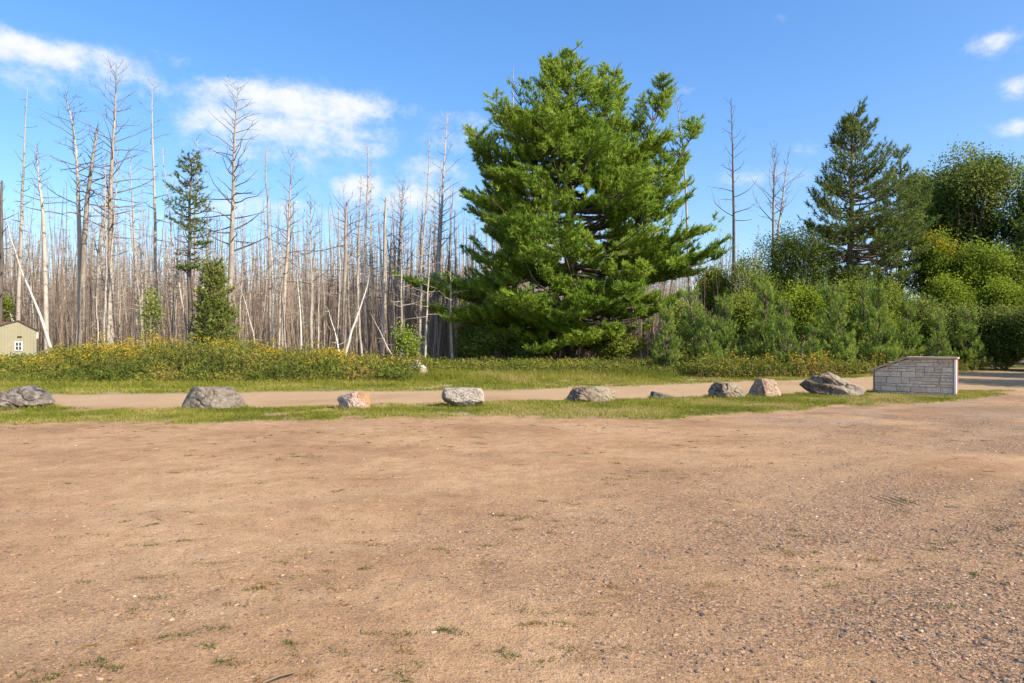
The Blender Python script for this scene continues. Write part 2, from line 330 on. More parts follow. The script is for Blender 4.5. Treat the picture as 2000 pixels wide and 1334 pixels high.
# ------------------------------------------------------------------ boulders
def ico(sub):
    import bmesh
    bm = bmesh.new(); bmesh.ops.create_icosphere(bm, subdivisions=sub, radius=1.0)
    v = np.array([p.co[:] for p in bm.verts]); f = np.array([[q.index for q in p.verts] for p in bm.faces]); bm.free(); return v, f
ICO_V, ICO_F = ico(6)
def rock_mat(name, base, dark, spots=None, tintc=None, tint_dir=(1, 0, .6), scale=3.0, dotscale=26):
    m, nt, b, N, L = newmat(name)
    tc = N('ShaderNodeTexCoord'); O = tc.outputs['Object']
    n = N('ShaderNodeTexNoise'); n.inputs['Scale'].default_value = scale; n.inputs['Detail'].default_value = 9; n.inputs['Roughness'].default_value = .75; n.inputs['Distortion'].default_value = 1.2; L(O, n.inputs['Vector'])
    r = ramp(N, [(.36, dark), (.52, base), (.70, tuple(min(1, c * 1.3) for c in base))]); L(n.outputs[0], r.inputs[0]); c = r.outputs[0]
    def mx(f, a, bb):
        x = N('ShaderNodeMix'); x.data_type = 'RGBA'; L(f, x.inputs['Factor']); L(a, x.inputs[6]); x.inputs[7].default_value = (*bb, 1); return x.outputs[2]
    if spots:
        v = N('ShaderNodeTexNoise'); v.inputs['Scale'].default_value = dotscale; v.inputs['Detail'].default_value = 4; v.inputs['Roughness'].default_value = .8; L(O, v.inputs['Vector'])
        rr = ramp(N, [(.50, (0, 0, 0)), (.60, (1, 1, 1))]); L(v.outputs[0], rr.inputs[0]); c = mx(rr.outputs[0], c, spots)
    if tintc:
        d = N('ShaderNodeVectorMath'); d.operation = 'DOT_PRODUCT'; L(O, d.inputs[0]); d.inputs[1].default_value = tint_dir
        ad = N('ShaderNodeMath'); ad.operation = 'MULTIPLY_ADD'; L(n.outputs[0], ad.inputs[0]); ad.inputs[1].default_value = .9; L(d.outputs['Value'], ad.inputs[2])
        rr = ramp(N, [(.62, (0, 0, 0)), (.82, (1, 1, 1))]); L(ad.outputs[0], rr.inputs[0]); c = mx(rr.outputs[0], c, tintc)
    L(c, b.inputs['Base Color']); b.inputs['Roughness'].default_value = .88; b.inputs['Specular IOR Level'].default_value = .25
    n3 = N('ShaderNodeTexNoise'); n3.inputs['Scale'].default_value = 18; n3.inputs['Detail'].default_value = 8; n3.inputs['Roughness'].default_value = .75; L(O, n3.inputs['Vector'])
    bp = N('ShaderNodeBump'); bp.inputs['Strength'].default_value = 1.0; bp.inputs['Distance'].default_value = .05; L(n3.outputs[0], bp.inputs['Height']); L(bp.outputs[0], b.inputs['Normal'])
    return m
def n3d(P, s, seed):
    return (vnoise(P[:, 0] + P[:, 2] * .6, P[:, 1] - P[:, 2] * .8, s, seed) + vnoise(P[:, 1] + 3.1, P[:, 2] + P[:, 0] * .5, s, seed + 3) + vnoise(P[:, 2] - 5.2, P[:, 0] - .4 * P[:, 1], s, seed + 7)) / 3 - .5
def boulder(label, px0, px1, ytop, ybase, mat, planes, seed, depth=.75, rough=1.0, power=.75, strata=0.0, d=None, sink=.06, facets=16, name='boulder', cat='boulder', z0=None):
    """planes: (nx, ny, nz, offset) in a unit box: x across, y away from the road side, z up; points beyond are flattened on to the plane"""
    if d is None: d = CAM_H * F / (ybase - 667.0)
    w = (px1 - px0) / F * d / 2; h = (ybase - ytop) / F * d
    cx = ((px0 + px1) / 2 - 1000) / F * d
    V = np.sign(ICO_V) * np.abs(ICO_V) ** power; V /= np.abs(V).max(0)
    for nx, ny, nz, off in planes:
        nn = np.array([nx, ny, nz], float); nn /= np.linalg.norm(nn); q = V @ nn - off; V = V - np.outer(np.maximum(q, 0) * .97, nn)
    rr = np.random.RandomState(seed)
    for q_ in range(facets):
        nn = norm(rr.randn(3) * np.array([1, 1, .8])); q = V @ nn - (np.percentile(V @ nn, 99.9) * rr.uniform(.80, .95)); V = V - np.outer(np.maximum(q, 0), nn)
    V[:, 0] = (V[:, 0] - V[:, 0].min()) / np.ptp(V[:, 0]) * 2 - 1; V[:, 2] = (V[:, 2] - V[:, 2].min()) / np.ptp(V[:, 2])
    P = V * np.array([w, w * depth, h + sink]); P[:, 2] -= sink
    nrm = norm(V - np.array([0, 0, .45]))
    k = w * rough
    dsp = .14 * k * n3d(P, .55 * w + .05, seed) + .10 * k * (.25 - np.abs(n3d(P, .22 * w, seed + 11))) + .07 * k * n3d(P, .07 * w, seed + 23)
    cr = np.abs(n3d(P, .6 * w, seed + 40)); dsp -= .07 * k * np.exp(-(cr / .02) ** 2); cr = np.abs(n3d(P, .35 * w, seed + 52)); dsp -= .06 * k * np.exp(-(cr / .02) ** 2)
    if strata: dsp += strata * k * np.sin((P[:, 2] * 1.0 + .25 * P[:, 0] + .12 * n3d(P, .4, seed + 2)) * 26 / (h + .2)) * .03
    P = P + nrm * dsp[:, None]
    g = Geo(); g.add(P, ICO_F); me = g.mesh(name, mat, False)
    o = link(name, me, None, (cx, d + w * depth * .5, 0 if z0 is None else z0), math.atan2(-cx, d) * .8)
    ROCKS.append((cx, d + w * depth * .5, w, w * depth, math.atan2(-cx, d) * .8)); return tag(o, label, cat)
ROCKS = []
RK_DARK = rock_mat('slate_rock', (.145, .122, .102), (.03, .025, .022), (.25, .215, .18), dotscale=5)
RK_GREY = rock_mat('grey_rock', (.20, .165, .13), (.055, .045, .037), (.28, .235, .19), (.22, .16, .11), (0, -.3, -1.6), dotscale=7)
RK_PINK = rock_mat('pink_granite', (.42, .31, .25), (.18, .12, .095), (.50, .40, .33), (.36, .21, .115), (1.0, .6, .7), dotscale=8)
RK_WHITE = rock_mat('speckled_granite', (.47, .41, .355), (.33, .27, .22), (.09, .075, .065), (.40, .27, .20), (0, -.2, -2.2), dotscale=34)
RK_BROWN = rock_mat('brown_rock', (.215, .15, .105), (.06, .04, .03), (.28, .225, .165), (.30, .245, .17), (1.0, 0, .6), dotscale=6)
RK_TAN = rock_mat('tan_rock', (.40, .27, .185), (.15, .09, .065), (.48, .36, .26), dotscale=6)
RK_STRATA = rock_mat('layered_rock', (.19, .135, .09), (.04, .028, .02), (.27, .21, .15), (.30, .245, .185), (1.1, .1, .5), dotscale=5)
boulder('dark slate boulder with crumpled creases, next in line past the grey trapezoid boulder', -32, 82, 757, 800, RK_DARK, [(.55, -.5, .75, .62), (-.2, -.9, .5, .6), (.9, -.2, .5, .72), (-.4, -.2, 1, .68)], 3, .7, 1.25)
boulder('grey trapezoid boulder with dark left facet and brown band along its foot', 350, 469, 757, 802, RK_GREY, [(-.98, -.15, .24, .66), (-.78, -.62, .10, .50), (.10, -.85, .48, .50), (.96, 0, .30, .70), (.09, 0, 1, .78)], 8, .6, .45, .6, facets=7)
boulder('small pinkish white boulder with an orange stained back', 656, 722, 766, 801, RK_PINK, [(-.75, -.6, .35, .52), (.25, -.85, .35, .58), (-.35, 0, .9, .66), (.3, .2, .9, .74), (.95, -.2, .1, .8)], 14, .75, .9)
boulder('rounded white speckled granite boulder overhanging the grass', 862, 945, 759, 798, RK_WHITE, [(0, 0, 1, .72), (-.55, -.25, -.75, .62), (.5, -.3, -.9, .78), (0, -.9, .15, .8)], 19, .62, .5, .68, facets=4)
boulder('brown grey boulder cracked across its face, blunt at both ends', 1108, 1203, 756, 788, RK_BROWN, [(-.8, -.5, .45, .62), (.1, -.85, .3, .55), (.7, -.3, .65, .66), (-.15, 0, 1, .66), (.2, -.6, .8, .66)], 27, .62, .9)
boulder('tiny dark wedge shaped rock lying at the road edge', 1270, 1311, 765, 781, RK_DARK, [(.45, -.1, .9, .32), (-.9, -.3, .25, .55), (0, -.9, .3, .5)], 33, .7, .7)
boulder('squat brown boulder with black vertical streaks on its shaded end', 1388, 1461, 748, 780, RK_BROWN, [(-.8, -.55, .3, .60), (.35, -.8, .4, .62), (.2, 0, 1, .70), (.8, 0, .6, .7)], 41, .7, 1.0)
boulder('tan pink upright boulder with flat slanting faces', 1467, 1529, 740, 778, RK_TAN, [(-.95, -.1, .31, .62), (-.80, -.60, .15, .36), (.28, -.85, .45, .45), (.96, 0, .27, .70), (.1, 0, 1, .80)], 47, .7, .5, .6, facets=7)
boulder('largest boulder, layered grey brown with a long sloping tail beside the stone sign', 1573, 1693, 729, 776, RK_STRATA, [(.74, -.03, .67, .56), (-.80, -.1, .60, .74), (-.85, -.2, -.45, .74), (-.35, -.9, .1, .42), (.35, -.85, .40, .52)], 55, .6, .75, .7, 1.0, facets=8)
boulder('pale grey pointed rock perched on a brown rock among weeds', 795, 832, 706, 729, RK_WHITE, [(-.7, -.3, .62, .36), (.7, -.3, .6, .40)], 61, .8, 1.3, d=30.2, name='rock', cat='rock', z0=.28)
boulder('brown rounded rock under a pale pointed rock among weeds', 780, 838, 722, 742, RK_BROWN, [(0, -.8, .6, .7)], 66, .8, 1.2, d=29.6, name='rock', cat='rock')
boulder('whitish rock half hidden in weeds before the young pines', 1425, 1456, 714, 728, RK_WHITE, [(0, -.8, .6, .7)], 71, .8, 1.2, d=34, name='rock', cat='rock')

# ------------------------------------------------------------------ stone sign wall
def stone_sign():
    rng = random.Random(4); W = 2.05; a = R(37); D = .42
    rx, ry = 12.70, 19.62
    root = thing('stone_sign', 'low pale stone sign wall with one sloping shoulder and a timber cap', 'sign', (rx - W * math.cos(a), ry + W * math.sin(a), 0), -a)
    HL, HR, BX = .74, 1.09, .42 * W
    top = lambda x: HL + (HR - HL) * min(1, max(0, x / BX))
    mort = plain_mat('mortar', (.17, .13, .10), .95, 20); stm = []
    for k, c in enumerate([(.68, .545, .425), (.75, .61, .48), (.61, .485, .375), (.70, .54, .405)]):
        mm = rock_mat('wall_stone', c, tuple(x * .72 for x in c), tuple(x * 1.12 for x in c), scale=9, dotscale=22); stm.append(mm)
    wood = plain_mat('weathered_timber', (.46, .33, .24), .8, 6, .25); white = plain_mat('white_trim', (.74, .68, .62), .7, 6, .08)
    red = plain_mat('red_trim', (.42, .10, .06), .7)
    def prism(prof, y0, y1, mat, name, parent=root):
        n = len(prof); v = [(x, y0, z) for x, z in prof] + [(x, y1, z) for x, z in prof]
        f = [tuple(range(n)), tuple(range(2 * n - 1, n - 1, -1))] + [(i, i + n, (i + 1) % n + n, (i + 1) % n) for i in range(n)]
        me = bpy.data.meshes.new(name); me.from_pydata(v, [], [q[::-1] for q in f]); me.materials.append(mat); me.update(); return link(name, me, parent)
    prism([(0, -.05), (W, -.05), (W, HR), (BX, HR), (0, HL)], 0, D, mort, 'core')
    z = -.02; 
    def stone(x0, x1, z0, z1):
        x0 += .004; x1 -= .004; z0 += .004; z1 -= .004
        t0, t1 = min(z1, top(x0) - .004), min(z1, top(x1) - .004)
        if t0 - z0 < .02 or t1 - z0 < .02: 
            if max(t0, t1) - z0 < .03: return
            t0 = max(t0, z0 + .004); t1 = max(t1, z0 + .004)
        pr = .022 + rng.random() * .028; j = lambda s=.006: (rng.random() - .5) * s; e = min(.012, (x1 - x0) * .2, (z1 - z0) * .2)
        o = [(x0 + j(), z0 + j()), ((x0 + x1) / 2 + j(.03), z0 + j()), (x1 + j(), z0 + j()), (x1 + j(), t1 + j()), ((x0 + x1) / 2 + j(.03), (t0 + t1) / 2 + j()), (x0 + j(), t0 + j())]
        cx, cz = (x0 + x1) / 2, (z0 + (t0 + t1) / 2) / 2
        inn = [(x + (e if x < cx else -e) * (abs(x - cx) > .02), zz + (e if zz < cz else -e)) for x, zz in o]
        v = [(x, .003, zz) for x, zz in o] + [(x, -pr * .72, zz) for x, zz in o] + [(x, -pr + j(.012), zz) for x, zz in inn] + [(cx + j(.05), -pr - .004, cz + j(.02))]
        f = [(k, (k + 1) % 6, 6 + (k + 1) % 6, 6 + k) for k in range(6)] + [(6 + k, 6 + (k + 1) % 6, 12 + (k + 1) % 6, 12 + k) for k in range(6)] + [(12 + k, 12 + (k + 1) % 6, 18) for k in range(6)]
        me = bpy.data.meshes.new('stone'); me.from_pydata(v, [], f); me.materials.append(rng.choice(stm)); me.update(); link('stone', me, root)
    while z < HR - .03:
        h = rng.choice([.08, .12, .16, .20]); x = .012
        while x < W - .02:
            w = rng.uniform(.15, .45)
            if W - x - w < .12: w = W - .012 - x
            if h > .09 and rng.random() < .42:
                k = rng.uniform(.4, .6) * h; stone(x, x + w, z, z + k)
                if rng.random() < .4 and w > .3: m_ = x + w * rng.uniform(.35, .65); stone(x, m_, z + k, z + h); stone(m_, x + w, z + k, z + h)
                else: stone(x, x + w, z + k, z + h)
            else: stone(x, x + w, z, z + h)
            x += w
        z += h
    T = .055
    prism([(BX, HR + .003), (W + .10, HR + .003), (W + .10, HR + .003 + T), (BX, HR + .003 + T)], -.11, D + .1, wood, 'cap_board')
    sl_ = (HR - HL) / BX
    prism([(-.10, HL - .10 * sl_ + .003), (BX - .003, HR + .003), (BX - .003, HR + T + .003), (-.10, HL - .10 * sl_ + T + .003)], -.11, D + .1, wood, 'cap_board')
    prism([(W + .002, -.08), (W + .055, -.08), (W + .055, HR - .002), (W + .002, HR - .002)], -.055, D + .05, white, 'corner_board')
    prism([(W + .057, -.03), (W + .07, -.03), (W + .07, HR - .02), (W + .057, HR - .02)], D - .1, D + .04, red, 'trim_strip')
    prism([(-.03, -.03), (-.004, -.03), (-.004, HL - .04), (-.03, HL - .05)], -.02, D, plain_mat('orange_trim', (.45, .24, .13), .7), 'trim_strip')
stone_sign()

# ------------------------------------------------------------------ shed
def shed():
    d = 43.0; k = d / F; x0 = (-64 - 1000) * k; xa = (36 - 1000) * k; x1 = (72 - 1000) * k
    zt = CAM_H + (667 - 627) * k; zr = CAM_H + (667 - 645) * k; zl = zt - (xa - x0) * .26
    root = thing('garden_shed', 'beige metal sided shed with a small white window behind the goldenrod', 'shed', (xa, d, 0), R(35))
    cs = math.cos(R(35.9)); x0 = xa + (x0 - xa) * cs; x1 = xa + (x1 - xa) * cs
    side = plain_mat('beige_siding', (.27, .245, .165), .55, 3, .06); dark = plain_mat('brown_fascia', (.10, .06, .05), .6); red = plain_mat('red_roof', (.15, .05, .04), .6)
    white = plain_mat('white_frame', (.78, .76, .74), .5, 6, .05); black = plain_mat('vent_black', (.02, .02, .02), .6); green = plain_mat('green_trim', (.03, .13, .08), .6)
    glass = bpy.data.materials.new('window_glass'); glass.use_nodes = True; b = glass.node_tree.nodes['Principled BSDF']; b.inputs['Base Color'].default_value = (.05, .055, .07, 1); b.inputs['Roughness'].default_value = .08
    a, bb, c = x0 - xa, 0, x1 - xa; DP = 3.4
    def prism(prof, y0, y1, mat, name, parent=root):
        n = len(prof); v = [(x, y0, z) for x, z in prof] + [(x, y1, z) for x, z in prof]
        f = [tuple(range(n)), tuple(range(2 * n - 1, n - 1, -1))] + [(i, i + n, (i + 1) % n + n, (i + 1) % n) for i in range(n)]
        me = bpy.data.meshes.new(name); me.from_pydata(v, [], [q[::-1] for q in f]); me.materials.append(mat); me.update(); return link(name, me, parent)
    wall = prism([(a, 0), (c, 0), (c, zr), (bb, zt), (a, zl)], 0, DP, side, 'wall')
    roofz = lambda x: zt + (x * .26 if x < 0 else x * (zr - zt) / c)
    x = a + .1
    while x < c:
        prism([(x, .05), (x + .022, .05), (x + .022, roofz(x + .022) - .01), (x, roofz(x) - .01)], -.016, -.001, side, 'rib', wall); x += .165
    t = .07
    prism([(bb, zt + .004), (c + .10, zr - .052 + .004), (c + .10, zr - .052 + t), (bb, zt + t)], -.10, DP + .1, dark, 'roof')
    prism([(a - .1, zl - .026 + .004), (bb - .002, zt + .004), (bb - .002, zt + t), (a - .1, zl - .026 + t)], -.10, DP + .1, dark, 'roof')
    prism([(a - .1, zl - .026 + t + .002), (-.55, roofz(-.55) + t + .002), (-.55, roofz(-.55) + t + .07), (a - .1, zl + t + .12)], 1.2, DP + .6, red, 'roof')
    prism([(a - .05, zl - .13), (-.75, roofz(-.75) - .13), (-.60, roofz(-.60) - .005), (a - .05, zl - .02)], -.025, -.002, green, 'trim_board')
    wx0, wx1 = (29 - 36) * k * cs, (44 - 36) * k * cs; wz1 = CAM_H + (667 - 667) * k; wz0 = CAM_H + (667 - 685) * k
    win = prism([(wx0, wz0), (wx1, wz0), (wx1, wz1), (wx0, wz1)], -.045, -.002, white, 'window')
    for i in range(2):
        for j in range(2):
            u0 = wx0 + .05 + i * (wx1 - wx0 - .07) / 2; u1 = u0 + (wx1 - wx0 - .13) / 2; v0 = wz0 + .05 + j * (wz1 - wz0 - .07) / 2; v1 = v0 + (wz1 - wz0 - .13) / 2
            prism([(u0, v0), (u1, v0), (u1, v1), (u0, v1)], -.05, -.046, glass, 'pane', win)
    th = [i / 16 * 2 * math.pi for i in range(16)]; vz = CAM_H + (667 - 658) * k; vx = (38.5 - 36) * k * cs
    prism([(vx + .135 * math.cos(q), vz + .05 * math.sin(q)) for q in th], -.04, -.002, black, 'vent')
    prism([(c + .002, zr - .5), (c + .09, zr - .5), (c + .09, zr - .08), (c + .002, zr - .06)], .05, .35, white, 'gutter_end')
shed()

# ------------------------------------------------------------------ trees: dead
def wob(n, amp, rng):
    w = np.cumsum(rng.randn(n, 2) * amp, axis=0); w -= np.linspace(0, 1, n)[:, None] * w[-1]; return w
def dead_tree_geo(rng, H, r0, lean=(0, 0), nb=26, blen=1.6, broken=False, lowest=.35, path=None, up=.15, twigs=2, snag=10):
    gt, gb = Geo(), Geo(); n = 14; t = np.linspace(0, 1, n)
    if path is None:
        P = np.stack([lean[0] * t ** 1.3, lean[1] * t, H * t], 1); P[:, :2] += wob(n, .035, rng)
    else: P = np.stack([np.interp(t, np.linspace(0, 1, len(path)), np.asarray(path)[:, k]) for k in range(3)], 1); P[1:-1, :2] += wob(n, .02, rng)[1:-1]
    rad = r0 * ((1 - t) ** .95 * .93 + (.30 if broken else .06)); rad[0] *= 1.25
    tube(gt, P, rad, 8)
    at_t = lambda s: np.array([np.interp(s, t, P[:, k]) for k in range(3)])
    for i in range(nb):
        s = lowest + (1 - lowest) * ((i + rng.rand()) / nb); s = min(s, .985)
        p = at_t(s); ph = i * 2.4 + rng.rand() * 1.2; ln = blen * (1.1 - .75 * (s - lowest) / (1 - lowest)) * (.35 + .9 * rng.rand())
        el = -.05 + up + (.75 * (s - lowest) / (1 - lowest)) + .25 * rng.randn(); cv = (.35 * rng.randn() + .10)
        u = np.linspace(0, 1, 5); e = el + cv * u
        dx = np.cumsum(np.cos(e)) * ln / 5; dz = np.cumsum(np.sin(e)) * ln / 5; pa = ph + np.cumsum(rng.randn(5) * .14)
        B = p + np.stack([dx * np.cos(pa), dx * np.sin(pa), dz], 1); B = np.vstack([p, B]); rb = np.interp(s, t, rad) * .30 + .008
        tube(gb, B, np.linspace(min(rb, .05 + .01 * ln), .006, 6), 4)
        for q in range(rng.randint(0, twigs + 1)):
            k = rng.randint(2, 5); dd = norm(rng.randn(3) * .7 + (B[k] - B[k - 1]) * 3 + np.array([0, 0, .15])); l2 = ln * (.2 + .3 * rng.rand())
            tube(gb, [B[k], B[k] + dd * l2 * .5 + rng.randn(3) * .03, B[k] + dd * l2], [.012, .009, .004], 3)
    for i in range(snag):
        s = rng.uniform(.12, .98); p = at_t(s); ph = rng.rand() * 6.3; l = rng.uniform(.12, .5)
        tube(gb, [p, p + np.array([math.cos(ph), math.sin(ph), rng.uniform(-.3, .4)]) * l], [.016, .005], 3)
    return gt, gb
def plant_dead(name, label, rng, pts, d, wpx, nb=26, blen=1.6, broken=False, lowest=.4, mat=None, up=.15, group=None, cat='dead tree', twigs=2, depth_lean=0.0, snag=10):
    """pts: photo pixels along the trunk from the top down to the foot"""
    k = d / F; foot = pts[-1]; bx = (foot[0] - 1000) * k
    zb = CAM_H + (667 - foot[1]) * k
    path = [((p[0] - foot[0]) * k, depth_lean * (1 - i / (len(pts) - 1)), CAM_H + (667 - p[1]) * k) for i, p in enumerate(pts)][::-1]
    if zb > .0:                                           # carry the foot on down to the ground
        s = (path[1][0] - path[0][0]) / max(.1, path[1][2] - path[0][2]); path = [(path[0][0] - s * zb, 0, -.05)] + path
    gt, gb = dead_tree_geo(rng, 1, wpx * k / 2, path=path, nb=int(nb * 1.35), blen=blen, broken=broken, lowest=lowest, up=up, twigs=twigs, snag=snag)
    root = thing(name, label, cat, (bx, d, 0), group=group); mat = mat or M_DEAD
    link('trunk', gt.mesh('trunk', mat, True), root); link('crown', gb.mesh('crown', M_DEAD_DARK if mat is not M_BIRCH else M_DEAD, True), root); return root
rg = np.random.RandomState(11)
HERO = [  # label, pts, distance, trunk px, kwargs
 ('tallest dead tree, broad with long arching bare limbs, left of the sparse spruce', [(228, 128), (225, 242), (219, 356), (218, 470), (217, 700)], 42, 17, dict(nb=40, blen=3.6, lowest=.42, twigs=3)),
 ('tall dead tree with wide bare limbs right behind the dense dark cedar', [(466, 165), (459, 271), (456, 356), (452, 470), (446, 700)], 43, 15, dict(nb=42, blen=3.2, lowest=.38, twigs=3)),
 ('dead tree with drooping limbs and a forked crooked tip', [(128, 187), (137, 230), (146, 300), (151, 385), (154, 470), (156, 700)], 43, 12, dict(nb=34, blen=2.6, lowest=.42, twigs=3)),
 ('slim straight dead tree almost bare, beyond the shed', [(54, 171), (47, 285), (41, 385), (37, 480), (32, 700)], 45, 10, dict(nb=14, blen=1.1, lowest=.45, snag=26)),
 ('crooked dead tree with a tuft of broken limbs at its tip', [(70, 282), (76, 340), (82, 400), (85, 470), (92, 700)], 44, 12, dict(nb=20, blen=1.9, lowest=.55)),
 ('thick leaning dead trunk with a snapped top', [(189, 252), (182, 310), (171, 385), (167, 440), (158, 700)], 42.5, 11, dict(nb=22, blen=1.8, broken=True, lowest=.55)),
 ('pale slender dead tree with short stubs standing next to the sparse spruce', [(299, 145), (297, 240), (299, 356), (302, 479), (304, 700)], 44, 9, dict(nb=18, blen=1.6, lowest=.40, snag=22)),
 ('thin dead tree with a few fine limbs, half as thick as its neighbours', [(254, 292), (258, 360), (262, 420), (265, 480), (268, 700)], 47, 7, dict(nb=18, blen=1.7, lowest=.5)),
 ('leaning dead trunk with a blunt broken end', [(214, 363), (206, 410), (196, 470), (180, 700)], 46, 8, dict(nb=10, blen=1.4, broken=True, lowest=.6)),
 ('dark broken dead trunk beside the shed roof', [(4, 353), (3, 440), (0, 560), (-4, 700)], 44, 12, dict(nb=16, blen=1.5, broken=True, mat=M_DEAD_DARK)),
 ('thin dead tree poking up behind the spruce tip', [(386, 268), (385, 330), (383, 420), (382, 700)], 49, 7, dict(nb=24, blen=1.9, lowest=.4)),
 ('pale dead tree with swept limbs and a stubby tip, right of the cedar', [(571, 300), (566, 385), (561, 470), (556, 560), (551, 700)], 43, 12, dict(nb=28, blen=2.3, lowest=.42, twigs=3)),
 ('dead pole with one long arm arching out from its top', [(677, 394), (676, 470), (674, 560), (672, 700)], 43, 10, dict(nb=9, blen=3.0, lowest=.7, broken=True)),
 ('dead pole with a forked tip standing above its neighbours', [(706, 348), (704, 420), (701, 480), (699, 560), (694, 700)], 45, 10, dict(nb=16, blen=1.5, lowest=.5)),
 ('stout straight dead trunk cut off square at the top', [(754, 386), (752, 470), (748, 580), (745, 700)], 43, 12, dict(nb=8, blen=1.2, lowest=.5, broken=True)),
 ('tall silver dead tree with upswept limbs beside the great pine', [(874, 221), (867, 314), (862, 414), (859, 470), (852, 700)], 46, 11, dict(nb=34, blen=2.3, lowest=.38, up=.45, mat=M_BIRCH, twigs=3)),
 ('dead tree with spreading fan of thin upswept limbs', [(786, 356), (783, 430), (778, 500), (770, 700)], 48, 8, dict(nb=26, blen=2.4, lowest=.45, up=.5, twigs=3)),
 ('slender dead tree next to the stout square-cut trunk', [(722, 318), (724, 420), (727, 520), (728, 700)], 50, 6, dict(nb=16, blen=1.5)),
 ('dark slim dead tree with upturned limbs right of the great pine', [(1427, 193), (1429, 280), (1430, 380), (1430, 490), (1431, 700)], 50, 10, dict(nb=22, blen=2.2, lowest=.5, up=.4, mat=M_DEAD_DARK)),
 ('dead tree with several stems of wind-bent twigs beyond the birch scrub', [(1512, 290), (1511, 360), (1510, 430), (1508, 700)], 50, 9, dict(nb=24, blen=2.6, lowest=.5, up=.7, twigs=3)),
 ('dead tree leaning over toward its many-stemmed neighbour beyond the birch scrub', [(1541, 300), (1530, 380), (1518, 450), (1500, 700)], 51, 8, dict(nb=20, blen=2.0, lowest=.5, up=.6, twigs=3)),
 ('dead spike showing above the left shoulder of the great pine', [(1003, 130), (1003, 250), (1003, 700)], 49, 8, dict(nb=14, blen=.7, lowest=.75)),
 ('leaning dead spike behind the right shoulder of the great pine', [(1318, 160), (1330, 240), (1340, 330), (1350, 700)], 49, 7, dict(nb=10, blen=1.0, lowest=.7)),
]
for lab, pts, d, wpx, kw in HERO: plant_dead('dead_tree', lab, rg, pts, d, wpx, group='dead trees of the drowned wood', **kw)
BIRCH = [
 ('white birch trunk bowed far over above the shed', [(12, 425), (24, 470), (40, 525), (62, 575), (84, 625), (108, 705)], 39.5, 8),
 ('short white birch snag leaning behind the shed roof', [(-6, 545), (6, 580), (17, 605), (30, 640), (52, 705)], 46, 7),
 ('white birch trunk kinked halfway, leaning onto a dead pole', [(722, 520), (716, 560), (703, 600), (688, 640), (672, 700)], 39, 7),
 ('thin white birch snag tilted against the kinked birch', [(638, 598), (648, 630), (658, 665), (664, 700)], 38.5, 5),
 ('upright white birch stem beside the pale stubby-tipped dead tree', [(527, 440), (531, 520), (533, 600), (532, 700)], 41, 6),
 ('bent white birch stem with a crooked waist', [(580, 525), (581, 560), (586, 600), (588, 640), (588, 700)], 40, 5),
 ('short forked white birch by the cedar', [(375, 535), (388, 548), (392, 580), (394, 620), (393, 700)], 39, 4),
 ('fallen-over white birch pole right of the cedar', [(466, 548), (478, 590), (492, 640), (503, 700)], 39.5, 4),
 ('white birch pole with a broken tip left of the leafy sapling', [(188, 560), (189, 620), (191, 700)], 40, 4),
 ('leaning white birch pole among the grey trunks before the great pine', [(722, 610), (738, 640), (752, 668), (768, 700)], 39.5, 4),
]
for lab, pts, d, wpx in BIRCH: plant_dead('birch_snag', lab, rg, pts, d, wpx, nb=5, blen=.9, lowest=.4, mat=M_BIRCH, group='leaning white birches', cat='birch', snag=3)

# generic dead trees: a dozen builds, copied
protos = []
GR = np.linspace(.055, .125, 12)[[3, 8, 0, 10, 5, 11, 2, 7, 4, 9, 1, 6]]
GEN_LABEL = lambda i: '%s dead tree with %s and %s in crowded wood' % ('slim grey' if GR[i] < .085 else 'stouter grey', 'snapped blunt top' if i % 2 == 0 else 'fine tapering tip', 'greyish limbs' if i % 3 else 'dark brown limbs')
for i in range(12):
    H = rg.uniform(8.5, 14); gt, gb = dead_tree_geo(rg, H, GR[i], (rg.randn() * .7, rg.randn() * .5), nb=rg.randint(22, 40), blen=rg.uniform(1.1, 2.0), broken=i % 2 == 0, lowest=rg.uniform(.28, .5), twigs=3, snag=22)
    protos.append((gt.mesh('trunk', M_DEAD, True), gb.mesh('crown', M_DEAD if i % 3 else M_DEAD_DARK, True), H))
def clear_spot(x, y):
    px = 1000 + F * x / y
    if y < 47 and abs(px - 1115) < 190: return False
    if y < 47.5 and px < 110: return False
    if px > 1300 and y < 52: return False
    return True
cnt = 0; first = [None] * 12
while cnt < 262:
    d = 40 + 28 * rg.rand() ** 1.25; px = rg.uniform(-160, 1560); x = (px - 1000) / F * d
    if not clear_spot(x, d): continue
    i = cnt % 12; sc_ = rg.uniform(.62, 1.05) * (1.0 if px < 900 else .85); rz = rg.rand() * 6.28
    if first[i] is None:
        r_ = thing('dead_tree', GEN_LABEL(i), 'dead tree', (x, d, -.05), rz, 'crowded grey dead trunks', sc_); link('trunk', protos[i][0], r_); link('crown', protos[i][1], r_); first[i] = r_
    else: r_ = copy_tree(first[i], (x, d, -.05), rz, sc_)
    big = .22 if rg.rand() < .08 else .035; r_.rotation_euler.x = rg.randn() * big * .6; r_.rotation_euler.y = rg.randn() * big
    cnt += 1
